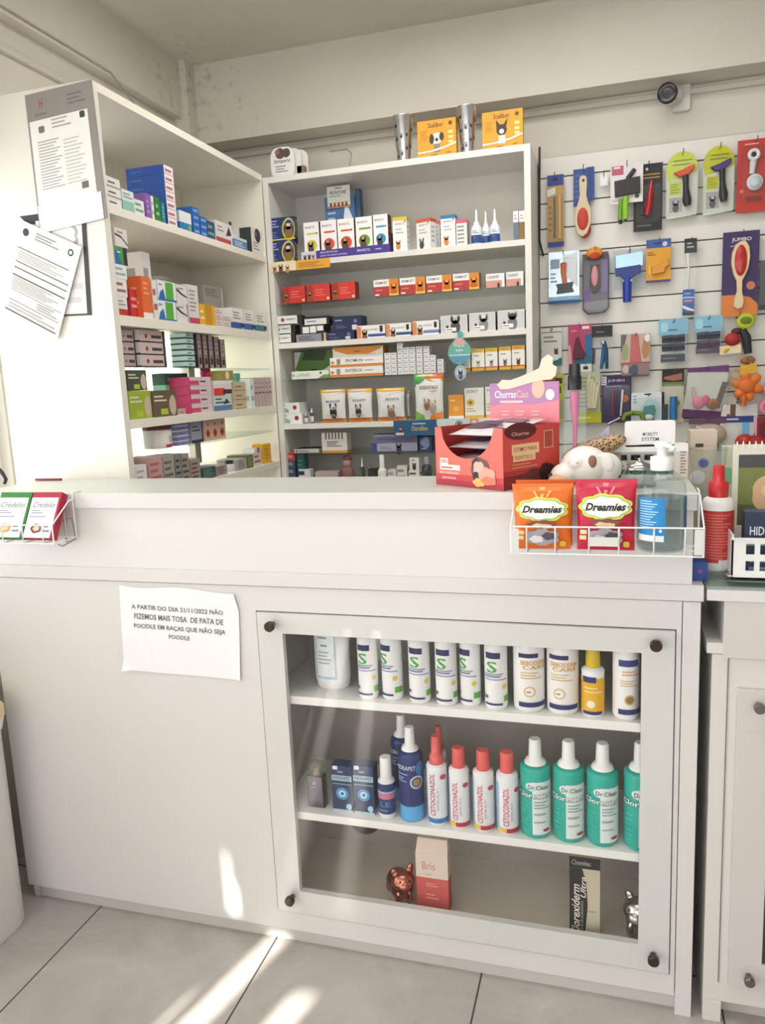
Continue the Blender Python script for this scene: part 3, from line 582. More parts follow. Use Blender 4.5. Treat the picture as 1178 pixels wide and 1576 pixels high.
pouch(580,624,597,Z5,'white pouch with yellow top and a sitting cat, right of three','e2b22e',[('tb','PROVITA',.35,.62,.85,.7,'6a6a70'),('dog',.55,.22,.26,'8a7460','d8ccb8'),('q',[(.4,.1),(.7,.1),(.65,.4),(.45,.4)],'b8a890')],base='e4e4e1')
pouch(627,632,601,Z5,'grey edge of a further pouch standing behind the right pouch','c9a23a',[],off=.07,base='c4c4c0')
Yf=YB+.025; a=aY(638,610,Yf).x;b=aY(684,610,Yf).x; h=aY(660,574,Yf).z-Z5; m=MB()
bag(m,b-a,h,.04,'e9e8e4',[('r',0,.88,.35,1,'5fae3c'),('r',.35,.88,.65,1,'d8a23c'),('r',.65,.88,1,1,'e07038'),('q',[(0,.88),(.4,.88),(.25,.8),(0,.7)],'4f9e5c'),('q',[(.4,.88),(1,.88),(1,.8),(.6,.83)],'e89038'),('r',.38,.9,.6,.92,'8a6a34'),('tb','ESSENTIALS',.2,.66,.85,.73,'4a4a4a'),('r',.55,.6,.8,.62,'d8862c'),('c',.4,.42,.12,'d8e0dc'),('dog',.45,.3,.2,'9a6a44','d8c8b8'),('dog',.66,.25,.24,'b0a090','e8dccc'),('q',[(0,0),(.35,0),(.3,.1),(0,.2)],'7ab04c'),('q',[(1,0),(.5,0),(.6,.1),(1,.18)],'e0883c')])
o=m.build('treat_pouch'); o.location=((a+b)/2,Yf,Z5+.0004); tag(o,'tall white pouch with a rainbow green and orange top','pouch','treat pouches')
BR(690,714,601,Z5,('e89a34',[('l',.12,.7,.6,.85,1,'f4d8a0'),('c',.5,.42,.18,'f0b868'),('r',0,0,1,.12,'ece8e0')],[('r',0,0,1,1,'c8802c')],[]),'orange box standing between the tall pouch and the treat box on the counter',d=.05,off=.03,h=.095)
dox=('e6e6de',[('tb','DOXI-T',.1,.84,.7,.94,'5a5a5c'),('b',.3,.52,.2,.1,2,.2,'d8b44c'),('c',.3,.52,.07,'5a5040'),('l',.08,.2,.6,.36,2,'c8a860'),('r',0,0,1,.1,'e2b040')],[],[])
BR(715,745,597,Z5,dox,'white box with an eye motif behind the pink header card, left of two',d=.05,off=.03)
BR(747,776,595,Z5,('e8e8e0',[('tb','FORTE',.1,.84,.7,.94,'5a5a5c'),('l',.08,.2,.6,.5,3,'c8a860'),('r',0,0,1,.1,'e2b040')],[],[]),'white box behind the pink header card, right of two',d=.05,off=.03)
card('shelf_sign','dark blue oval-ended sign hanging from the shelf edge above the counter','sign',606,672,Z5+.002,.062,[('dog',.16,.15,.11,'8a3c30','d8b8a0'),('tb','Ourofino',.42,.3,.8,.62,'c9b25a'),('r',.45,.72,.75,.8,'a8c4dc'),('r',.05,.05,.24,.2,'d8d4d0')],'1f567f',YB-.003,py=655)
card('shelf_sign','pale grey sign with a cross emblem and a face hanging beside the blue sign','sign',674,738,Z5+.003,.05,[('c',.52,.5,.1,'6a7478'),('c',.52,.5,.08,'d0dad8'),('b',.52,.5,.05,.2,4,.3,'5a6468'),('r',.78,.02,.98,.98,'c89a74'),('c',.88,.65,.06,'e8c8a8')],'cdd9d7',YB-.0035,py=655)
# ------------------------------------------------------------ shelf 6 (glass)
BR(453,491,687,Z6,('cfccc8',[('tb','HUNTER',.2,.3,.6,.7,'4a4648'),('r',0,0,1,.12,'2a2a2c'),('c',.1,.5,.04,'9a4a50')],[],[('r',0,0,1,1,'2c2c2e')]),'thin white and black box alone on the left of the lowest glass shelf',d=.1,off=.03,h=.02)
BR(495,534,666,Z6,('e0dcd4',[('l',.2,.3,.85,.6,3,'4a4a50'),('r',0,0,1,.12,'d8943c')]+[('r',.15+.13*i,.68,.2+.13*i,1,'4a4440') for i in range(6)],[('r',0,0,1,.12,'d8943c')],[]),'white box with dark animal heads and an orange base on the lowest glass shelf',d=.06,off=.03)
BR(572,643,681,Z6,('a9a9bc',[('r',0,0,.12,1,'4a4c84'),('dog',.6,.2,.12,'3a3c44','8890a0'),('r',.0,0,1,.1,'5a5c88'),('l',.2,.3,.45,.6,2,'70708c')],[('r',0,0,1,1,'44466c')],[]),'lilac long box at the bottom of the lilac pair',d=.08,off=.03,h=.037)
BR(574,643,668,Z6+.038,('6f6f90',[('r',0,.75,1,1,'9a9ab0'),('l',.1,.3,.8,.5,1,'4a4a70')],[],[]),'darker lilac long box on top of the lilac pair',d=.08,off=.03,h=.035)
BR(645,665,676,Z6,('34406c',[('b',.5,.6,.3,.3,3,.3,'8090b4'),('l',.2,.1,.8,.3,1,'a0a8c0')],[],[]),'dark blue box between the lilac boxes and the coral treat box',d=.06,off=.03,h=.06)
# ------------------------------------------------------------ lowest visible row behind the counter
z=Z7
for j,(c,l) in enumerate((('56606e','slate box at the bottom of the stack left behind the counter'),('3f4a66','blue slate box third from the top of the stack behind the counter'),('4a5468','slate box second in the stack behind the counter, under the red one'),('c24a4e','red-topped box on the stack behind the counter'))):
    z=BR(432,455,720,z,(c,[('r',.12,.3,.85,.75,'8e9298' if j<3 else 'd88a88'),('l',.2,.4,.75,.65,1,'5a5a60')],[],[]),l,d=.06,off=.02,h=.032)
Z7b=Z7
BR(457,468,699,Z7b,D_solid('1f5a54','4a8880'),'dark teal upright box beside the red-topped stack',d=.05,off=.03)
BR(460,478,723,Z7b,('d9dadc',[('r',0,.6,.5,.9,'2a3460')],[],[]),'small white box with a navy corner behind the counter',d=.04,off=.008)
BR(485,520,726,Z7b,('b9a8a4',[('r',0,0,1,.3,'d8d4d0')],[],[]),'low pinkish grey tray box behind the counter',d=.06,off=.01)
def simple_bottle(px0,px1,yt,z,label,body,cap,labc,off=.03,name='small_bottle',**k):
    Y=YB+off; p=aY((px0+px1)/2,yt,Y); r=(px1-px0)/2*(Y+1.72)/1185
    return bottle(name,label,'bottle',(p.x,Y,z+.0004),r,p.z-z,body,cap,lab=labc,**k)
simple_bottle(553,561,705,Z7b,'thin clear bottle behind the counter','c8cccc:clear','e8e8e8','',hb=.55,sh=.65,capstyle='nozzle')
simple_bottle(580,595,700,Z7b,'yellow-labelled bottle with a long white nozzle behind the counter','e4e4dc','f4f4f2','',off=.03,hb=.42,sh=.5,capstyle='cyl',rc_=.5)
t=thing('plush_toy','reddish brown dressed toy sitting behind the counter','toy',(aY(535,720,YB+.05).x,YB+.05,Z7b)); m=MB(); m.ell((0,0,.035),(.032,.025,.035),'8a5c58'); m.build('toy_body',t,remesh=.003)
m=MB(); m.ell((0,-.002,.078),(.02,.018,.02),'b08478'); m.ell((0,.002,.1),(.022,.018,.012),'7a3c40'); m.build('toy_head',t)
BR(567,580,722,Z7b,D_solid('2a2a2c','4a4a4c'),'small black box beside the yellow-labelled bottle',d=.04)
BR(597,610,723,Z7b,layers('cfcac4','9a9490'),'low pale box right of the yellow-labelled bottle',d=.04,off=.01)
BR(611,627,717,Z7b,layers('dcdad6','8a8a8c'),'small white box behind the counter, left of the stacked pair',d=.05,off=.02)
z=BR(629,646,717,Z7b,layers('e0deda','5a5a60'),'small white box under another, nearest the coral treat box',d=.05,off=.02,h=.05)
BR(630,645,699,z,('e4e0dc',[('dog',.5,.2,.4,'5a3c2c','b08c6c'),('l',.2,.7,.8,.9,1,'7a7a80')],[],[]),'small white box with a brown animal on top of another white box',d=.05,off=.02,h=.05)
simple_bottle(649,664,703,Z7b,'clear bottle standing half behind the coral treat box','c4d0d4:clear','9aa8b0','',hb=.6,sh=.7,capstyle='cyl')
# ------------------------------------------------------------ left unit rows (local front faces the aisle)
L1,L2,L3,L4,L5,L6=1.974,1.669,1.521,1.365,1.262,1.13
z=L1
for k in range(3): z=LR(166,187,300,z,('e2e0dc',[('l',.1,.3,.9,.7,1,'5a5458'),('r',0,0,1,.12,'8a8488')],[('l',.1,.3,.9,.7,1,'5a5458')],[]),['white and grey flat box lowest in the near stack on the top shelf','white and grey flat box in the middle of the near stack on the top shelf','white and grey flat box on top of the near stack on the top shelf'][k],h=.027,d=.16)
LR(188,206,296,L1,('d8e2de',[('r',0,0,1,.5,'8fc0b0'),('l',.1,.6,.9,.9,2,'8a9a94')],[('r',0,0,1,.5,'8fc0b0')],[]),'pale teal and white box second from the near end of the top shelf',h=.062,d=.12)
LR(207,222,311,L1,layers('dfe3e0','7a9a88'),'low white box in front of the tall blue stack',h=.045,d=.03,off=.012)
LR(224,232,306,L1,('8a5cac',[('l',.2,.2,.8,.8,3,'b898cc')],[('r',0,0,1,1,'8a5cac'),('l',.2,.3,.8,.7,2,'a880c0')],[]),'purple box leaning beside the tall blue stack',h=.075,d=.05)
LR(233,237,308,L1,layers('e4e4e0','b0b0b0'),'thin white box between the purple and the green ones',h=.073,d=.05)
LR(238,246,308,L1,('2f7a38',[('l',.2,.2,.8,.8,2,'8cc08c')],[('r',0,0,1,1,'e0e4e0'),('r',.5,0,1,1,'2f7a38')],[]),'green and white upright box beside the tall blue stack',h=.075,d=.05)
LR(249,254,316,L1,D_solid('2f8a8c','7abcbc'),'thin teal box at the foot of the tall blue stack',h=.065,d=.05)
z=L1
for k in range(7):
    z=LR(256,270,300,z,('ece6e4',[('r',.1,.3,.8,.6,'b86a74'),('r',0,0,1,.1,'c8b8b8')],[('r',0,0,1,1,'2c54a8'),('l',.1,.3,.6,.7,1,'4a72c0')],[('r',0,0,1,1,'2c54a8')]),'blue-ended flat box in the tall blue stack, '+['lowest','second from the bottom','third from the bottom','fourth from the bottom','fifth from the bottom','second from the top','topmost'][k],h=.0262,d=.14,group='tall blue stack on the top shelf')
for k,(a,b) in enumerate(((271,275),(277,281))): LR(a,b,296,L1,D_solid('c8b694','a89874'),['tan upright folder nearest the tall blue stack','tan upright folder further from the tall blue stack'][k],h=.11,d=.02,off=.12)
LR(276,294,324,L1,('e4e8e8',[('r',0,0,1,.42,'2c7ab8'),('r',.7,.1,.95,.35,'7ab04c')],[('r',0,0,1,.42,'2c7ab8'),('l',.1,.5,.8,.9,2,'8ab0a0')],[]),'white and blue box right of the tall blue stack',h=.062,d=.13)
for c,(a,b) in enumerate(((297,307),(308,318))):
    z=L1
    for k in range(4-c): z=LR(a,b,330,z,('2c68b4',[('r',.15,.35,.85,.65,'8ab0dc')],[('r',0,0,1,1,'2f6cb8'),('l',.1,.3,.8,.7,1,'7aa4d8')],[]),f"small bright blue box in the {['nearer','farther'][c]} column of blue boxes, "+['lowest','second','third','fourth'][k]+' from the bottom',h=.0222,d=.09,group='bright blue boxes on the top shelf')
LR(319,330,339,L1,layers('35506a','7aa0a0'),'dark teal upright box after the bright blue boxes',h=.062,d=.06)
LR(332,357,345,L1,('e0dcd8',[('r',0,0,.9,.25,'b84a50'),('q',[(.6,.4),(.95,.5),(.8,.9)],'3a3a3c'),('l',.1,.5,.5,.85,2,'9a9490')],[('l',.1,.2,.9,.8,4,'9a9490')],[]),'white box with a red foot and a black bird-like mark on the top shelf',h=.075,d=.07)
simple=bottle('small_bottle','tiny bottle with a dark green cap poking above the boxes on the top shelf','bottle',(XU-.12,aX(354,340,XU-.12).y,L1),.01,.135,'c8ccd0','1f4a3a',capstyle='cyl',hb=.5,sh=.6,rc_=.6)
LR(359,380,361,L1,('d4dce8',[('r',0,0,1,.75,'5a84b8'),('l',.1,.15,.9,.65,3,'d8e4f0')],[('r',0,0,1,.75,'5a84b8')],[]),'low blue striped box in front of the tall white box',h=.04,d=.05,off=.01)
LR(365,383,344,L1,layers('e8e6e2','c0bcb8'),'tall plain white box standing behind the low blue striped box',h=.09,d=.06,off=.065)
LR(386,402,345,L1,('e4e0da',[('c',.6,.75,.28,'2a2c30'),('c',.45,.8,.1,'a84a4c'),('l',.15,.15,.8,.5,3,'9a9690')],[('r',0,0,1,1,'3a4040')],[]),'white box with a dark dog head at the far end of the top shelf',h=.1,d=.05)
# row 2
yA=[]
z=LR(178,197,470,L2,('e0dedb',[('r',0,0,1,.35,'b8343c'),('l',.1,.5,.9,.85,2,'9a9490')],[('r',0,0,1,.4,'28304c')],[]),'white and red box lowest at the near end of the second shelf',h=.055,d=.15)
z=LR(178,197,450,z,layers('e4e2de','9a6a6c'),'white striped box above the lowest near box of the second shelf',h=.05,d=.15)
z=LR(178,197,430,z,layers('e8e6e4','8ab0b8'),'white box with a pale blue end in the near stack of the second shelf',h=.04,d=.15)
z=LR(178,197,400,z,('4a9a3c',[('q',[(0,0),(.6,0),(.3,.5),(.5,.9),(0,.7)],'2c6ca8'),('r',.7,0,1,1,'2a2c30'),('l',.2,.6,.6,.8,1,'d8e8d0')],[('r',0,0,1,1,'dfe4e0'),('q',[(.1,0),(.5,0),(.7,.9),(.4,.6)],'3c8a34')],[]),'green and blue box near the top of the near stack',h=.05,d=.15)
z=LR(178,197,370,z,('d9d4d2',[('q',[(0,.6),(.5,.5),(1,.1),(1,.2),(.5,.6),(0,.7)],K),('l',.2,.7,.9,.9,1,'8a8488')],[('l',.1,.2,.9,.8,3,'a8a4a0')],[]),'white box with a black swoosh on top of the near stack',h=.052,d=.15)
LR(199,214,441,L2,('c8343a',[('l',.1,.3,.9,.8,2,'e8a0a0')],[('r',0,0,1,1,'b83038')],[]),'red and white box behind the orange box on the second shelf',h=.085,d=.06,off=.03)
z=LR(216,229,372,L2,layers('dcd8d6','9a9498'),'white tall box standing behind the orange box',h=.22,d=.08,off=.08)
LR(217,232,431,L2,('de6a34',[('l',.2,.55,.8,.9,3,'f0a880'),('r',0,0,1,.14,'ece4e0')],[('r',0,0,1,1,'d8602c'),('l',.2,.3,.8,.8,3,'f0a880')],[]),'tall orange box on the second shelf',h=.125,d=.05,off=.01)
LR(234,241,436,L2,layers('e2dedb','b05a5c'),'thin white box between the orange box and the green-and-blue pair',h=.12,d=.06,off=.012)
gb=lambda:('e4e8ea',[('r',.42,.1,.85,.95,'5aac3c'),('q',[(0,0),(.4,0),(.3,.6),(.1,.4)],'2c6cb0'),('r',0,0,1,.1,'2c6cb0'),('l',.05,.7,.35,.9,1,'8a9aa8')],[('q',[(.2,0),(.9,0),(.7,.6),(.3,.4)],'3c7cb8')],[])
z=LR(243,271,468,L2,gb(),'white, green and blue box, lower of the pair on the second shelf',h=.062,d=.055)
z=LR(243,271,443,z,gb(),'white, green and blue box, upper of the pair on the second shelf',h=.062,d=.055)
sw=lambda:('dedad8',[('q',[(0,.7),(.4,.5),(1,.35),(1,.42),(.45,.6),(0,.85)],K),('l',.15,.75,.9,.92,1,'8a8488')],[],[])
z=LR(272,288,470,L2,sw(),'white box with a black swoosh, lower one beside the green-and-blue pair',h=.06,d=.1)
z=LR(272,288,446,z,sw(),'white box with a black swoosh, upper one beside the green-and-blue pair',h=.06,d=.1)
LR(289,305,449,L2,('dcd8d5',[('r',0,0,1,.16,'b8445c'),('l',.12,.3,.88,.9,6,'9a9698')],[('l',.1,.3,.9,.9,5,'a09c9c')],[]),'tall white box with a pink foot on the second shelf',h=.13,d=.09)
z=LR(247,262,408,L2,('e4ddd9',[('r',0,.0,1,.2,'b8383e'),('l',.1,.3,.9,.9,6,'a8a09c')],[],[]),'white box with a red foot in the back row of the second shelf',h=.2,d=.05,off=.24)
LR(266,301,427,L2,('dad6d2',[('l',.1,.6,.9,.85,3,'a09c98')],[('l',.1,.6,.9,.85,2,'a09c98')],[]),'large pale box in the back row of the second shelf',h=.165,d=.06,off=.172)
z=LR(309,341,480,L2,layers('e6e4e0','c8c4c0'),'long white box lying under the framed pale box',h=.1,d=.1,off=.17)
LR(311,341,421,z,('c9c5bf',[('r',.04,.06,.92,.94,'b8b4ae'),('l',.12,.5,.85,.85,3,'8a8680'),('r',.92,0,1,1,'ece8e2')],[],[]),'pale grey box with a white edge raised at the back of the second shelf',h=.085,d=.08,off=.18)
z=LR(307,331,472,L2,('e0b02c',[('r',.35,0,.8,1,'c89418'),('l',.05,.2,.3,.8,2,'f4e0a0')],[('r',0,0,1,1,'e2b63c')],[]),'yellow box on the second shelf',h=.072,d=.08)
for col,(a,b) in enumerate(((332,343),(344,355))):
    z=L2
    for k in range(3-col): z=LR(a,b,480,z,layers('e2d8d4','b88a7c'),f"flat white and rose box in the {['nearer','farther'][col]} little column beside the yellow box, "+['lowest','second','third'][k],h=.021,d=.07)
for k,(a,b) in enumerate(((357,374),(376,391),(393,409))):
    LR(a,b,474,L2,('eae6e2',[('r',0,0,.9,.32,['2c5ca4','2c62b0','2a7a80'][k]),('l',.1,.45,.85,.85,3,'9a9490'),('r',.7,.1,1,.3,'3a3c40')],[('r',0,0,1,.3,'2c5ca4')],[('r',0,0,1,1,'ece8e4')]),'white box with a coloured foot on the second shelf, '+['nearest of the last three','middle of the last three','farthest, against the end'][k],h=.078,d=.06,group='last three boxes on the second shelf')
# row 3 glass
for c,(a,b,ba) in enumerate(((189,211,'b8a4a4'),(218,257,'d0bcb8'))):
    z=L3
    for k in range(3): z=LR(a,b,550,z,(ba,[('r',0,0,1,.1,'2c282c'),('r',.9,0,1,1,'2c282c'),('r',.45,.35,.85,.6,'4a3c40'),('c',.25,.5,.05,'8a3c48')],[('r',0,0,1,1,'e4dcd8'),('r',.0,.0,1,.15,'3a3438')],[('r',0,0,1,1,'3a3438')]),f"dark edged mauve box in the {['near','second'][c]} stack on the upper glass, "+['bottom','middle','top'][k],h=[.036,.0378][c],d=.1,off=.025,group='mauve boxes on the side glass shelf')
z=L3
for k in range(6): z=LR(288,300,540,z,('b8d0cc',[('r',0,0,1,.25,'2c4a50'),('l',.15,.4,.85,.8,1,'5a7a7c')],[('r',0,0,1,.3,'2c4a50')],[]),'thin teal and dark flat box in the little layered stack on the upper glass, '+['lowest','second','third','fourth','fifth','topmost'][k],h=.0188,d=.06,off=.02,group='layered teal boxes')
for k,a in enumerate((302,311,320,329,338)):
    LR(a,a+8,[517,519,521,523,527][k],L3,('a89490',[('r',0,0,.16,1,'2a2628'),('r',.84,0,1,1,'2a2628'),('r',.3,.1,.75,.3,'2a2628'),('r',.4,.32,.65,.4,'8a3c44'),('l',.3,.5,.8,.9,3,'6a5c5c')],[('r',0,0,1,1,'332e30')],[]),['slim dark edged box right after the layered teal stack','slim dark edged box, second after the layered teal stack','slim dark edged box, middle of the five upright ones','slim dark edged box, fourth of the five upright ones','slim dark edged box, farthest and shortest of the upright ones'][k],d=.05,off=.02,group='slim upright dark boxes',h=[.117,.115,.114,.112,.104][k])
# row 4
rb=lambda b_:(b_,[('l',.06,.55,.6,.85,2,'d8d8b8'),('b',.82,.42,.14,.36,3,.1,'c8b8a0'),('r',.3,.08,.6,.3,'b4c43c')],[('l',.2,.3,.8,.8,2,'c8d080')],[('r',0,0,1,1,'4a4a3c')])
z=LR(198,233,610,L4,rb('9cae34'),'lime green box with a grey animal at the near end of the fourth shelf',h=.085,d=.1)
LR(196,226,577,z,rb('4a5040'),'dark green box with a brown animal on top of the lime green one',h=.061,d=.09)
LR(235,272,609,L4,rb('6a5848'),'brown box with a pale rabbit on the fourth shelf',h=.083,d=.06,off=.012)
LR(255,290,585,L4,('7abf7c',[('r',0,.72,1,1,'2c4a3c'),('r',.6,.25,1,.7,'7cb838'),('l',.1,.78,.9,.94,1,'8ab09c'),('r',0,0,1,.14,'2c3c34'),('l',.1,.3,.5,.6,2,'c8e4c8')],[('r',0,0,1,1,'8accb0'),('r',0,.72,1,1,'2c4a3c')],[]),'tall green box with a dark top standing behind the brown rabbit box',h=.14,d=.05,off=.09)
z=L4
for k in range(4): z=LR(293,327,610,z,('e0c8cc',[('r',.02,.1,.45,.6,'c84c74'),('r',0,0,.04,1,'c03060'),('l',.5,.3,.9,.7,1,'4a4448')],[('r',0,0,1,1,'c83c6c')],[('r',0,0,1,1,'d8d0cc')]),'pink and white box in the pink stack, '+['lowest','second from the bottom','third from the bottom','topmost'][k],h=.0305,d=.08,group='pink stack on the fourth shelf')
Y_=aX(317,580,XU-.05).y; bottle('small_pot','small magenta pot on top of the pink stack','pot',(XU-.05,Y_,z),.02,.034,'b82c5c','a82450',hb=.5,sh=.6,rc_=.9,capstyle='cyl')
z=LR(329,357,612,L4,('c8dcd8',[('r',0,0,1,.35,'5c80a8'),('l',.1,.45,.6,.9,2,'4a5860'),('q',[(.5,.4),(.9,.5),(.7,.8)],'3a3c44')],[('r',0,0,1,1,'d0e4e0')],[]),'teal and blue box, lower of a pair on the fourth shelf',h=.055,d=.08)
z=LR(329,357,592,z,('e8dcd8',[('r',0,.0,.6,.5,'d83c3c'),('r',.5,.1,1,.4,'3a3438'),('r',0,.75,1,1,'ece8e4')],[],[]),'white and red box, upper of a pair on the fourth shelf',h=.054,d=.08)
LR(341,360,579,z,('9a9050',[('c',.5,.5,.16,'f0dca0')],[],[]),'olive box with a light emblem on top of the white and red one',h=.036,d=.06)
z=L4
for k in range(3): z=LR(361,379,600,z,('c8b898',[('l',.1,.3,.9,.7,1,'8a7454'),('r',0,0,1,.12,'a88c5c')],[],[]),'tan box in the small tan stack, '+['lowest','middle','topmost'][k],h=.034,d=.07)
Y_=aX(379,600,XU-.03).y; bottle('slim_bottle','slim teal bottle standing after the tan stack','bottle',(XU-.075,Y_+.012,L4+.0005),.019,.138,'6aa898','5a9888',hb=.78,sh=.82,rc_=.8,capstyle='cyl',lab=[('l',.3,.1,.7,.9,5,'a8d0c4')])
LR(385,391,586,L4,layers('dde6e2','a8b8b4'),'plain pale green-white upright box before the rose row',h=.115,d=.06)
for k in range(5): LR(391.5+k*5.3,391.5+(k+1)*5.3-.3,585-k*.8,L4,('c8b4b0',[('r',.1,.45,.9,.52,'8a6a6c'),('l',.2,.6,.8,.9,2,'9a8484')],[('r',0,0,1,1,'b8a4a0')],[('r',0,0,1,1,'7a6c6a')]),'slim rose box in the row at the far end of the fourth shelf, '+['nearest','second','third','fourth','farthest'][k],h=.118,d=.07,group='slim rose boxes')
# row 5 glass
p=aX(240,690,XU-.075); t=thing('supplement_jar','big round white jar with a maroon lid on the lower side glass','jar',(XU-.065,p.y,L5+.0005)); m=MB(); r=.046; h=.074
m.lathe([(r*.95,0),(r,.005),(r,h*.78),(r*.95,h*.8)],'e9e2df',32)
m.prn(Face(lambda u,v,e:((r+.0004+e)*math.sin((u+.1)*2.6),-(r+.0004+e)*math.cos((u+.1)*2.6),v*h*.78),r*2.6,h*.78,14),[('r',0,.05,1,.2,'b82c38'),('l',.1,.35,.6,.7,4,'a8a09c'),('tb','NUTRI',.55,.75,.9,.9,'4a3434'),('r',.7,.25,.95,.5,'a83c40')]); m.build('jar_body',t)
MB().lathe([(r*1.02,h*.8),(r*1.02,h*.985),(r*.96,h)],'6a3038',32).build('lid',t)
t.rotation_euler.z=.9
z=L5
for k in range(5): z=LR(276,293,690,z,('8c90c4',[('l',.1,.2,.9,.5,1,'5a5ea0'),('r',0,.75,1,1,'e4e4ee')],[('r',0,.0,1,.7,'8c90c4'),('r',0,.7,1,1,'e8e8f0')],[]),'flat violet and white box in the violet stack on the lower side glass, '+['lowest','second','third','fourth','topmost'][k],h=.0165,d=.08,off=.03,group='violet stack')
LR(280,291,672,z,layers('b8b0ac','8a8480'),'small grey box on top of the violet stack',h=.036,d=.05,off=.035)
LR(295,313,667,L5,('a0a4b4',[('r',0,0,1,.14,'2c3048'),('l',.1,.5,.8,.85,2,'4a4e64'),('r',.92,0,1,1,'2c3048')],[],[]),'slate and grey box between the violet stack and the orange dotted boxes',h=.074,d=.06,off=.03)
for k,(a,b) in enumerate(((315,326),(326,337),(337,348))): LR(a,b,662,L5,('d8bca8',[('c',.5,.35,.3,'c85a2c'),('c',.5,.35,.14,'7a3018'),('c',.55,.8,.14,'b87048')],[],[]),'cream box with orange spots on the lower side glass, '+['nearest','middle','farthest'][k]+' of three',h=.073,d=.05,off=.03,group='orange spotted boxes')
# row 6
rows=[(208,226,716,'e6e4e2','b8b4b0','white low box at the near end just above the counter',.075),(228,250,703,'c99c9c','b06a6c','rose striped box just above the counter',.105),(251,268,701,'a8a49e','6a6864','grey box after the rose striped one',.105),
(269,278,699,'8a908a','3a3c3c','grey and black upright box after the grey one',.105),(279,291,698,'9a948c','5a4440','grey-brown box with dark figures just above the counter',.105),(293,308,706,'a09690','7a3c40','grey-brown lower box following the one with dark figures',.085),
(312,332,719,'3c5a54','7a948c','dark teal box just above the counter',.06),(334,350,716,'a8989c','5a3c48','mauve grey box just above the counter',.065),(366,380,706,'b0acaa','7a7676','pale grey upright box before the olive one',.09),(381,390,700,'6a7248','9aa070','olive green upright box just above the counter',.1)]
for a,b,y,c,i,l,h in rows: LR(a,b,y,L6,layers(c,i,2),l,d=.09,h=min(.122,aX((a+b)/2,y,XU-.014).z-L6))
Y_=aX(356,710,XU-.04).y; bottle('small_bottle','white bottle with a black cap just above the counter on the side unit','bottle',(XU-.05,Y_,L6),.022,aX(357,707,XU-.05).z-L6,'d8d4d2','222226',hb=.6,sh=.68,rc_=.75,capstyle='cyl')
z=LR(392,404,720,L6,layers('d8d4d0','a86a60'),'small white box, lower one before the yellow tube box',d=.05,h=.055)
LR(392,402,690,z,('e6e2dc',[('c',.6,.5,.2,'a8604c')],[],[]),'small white box with a brown spot, on another white box',d=.05)
LR(405,417,683,L6,('e2ac24',[('l',.2,.2,.8,.8,4,'b8841c')],[('r',0,0,1,1,'d8a020')],[('r',0,0,1,1,'e8b838')]),'tall yellow box near the corner of the two units',d=.05,off=.02)
LR(418,424,713,L6,D_solid('b8343a','d87070'),'red box in the corner where the two units meet',d=.04,off=.012)
# ------------------------------------------------------------ slatwall
sl=thing('slatwall_panel','white slatted display board on the back wall right of the shelving unit','slatwall',(0,0,0))
m=MB(); X0,X1=XR+.004,1.6; m.box(X0,X1,SY+.008,WY-.001,.55,2.3,'4c4843')
g=[2.3]+[2.2215-.0975*i for i in range(17)]
for i in range(17): m.box(X0,X1,SY,SY+.01,g[i+1]+.0025,g[i]-.0025,'e3e1da:lam')
m.build('slatted_board',sl,.0006)
MB().tube([(XR+.009,SY-.01,2.34),(XR+.008,SY-.02,2.2),(XR+.006,SY-.02,1.98),(XR+.02,SY-.01,1.92)],.004,'1e1e20').build('black_cable',sl)
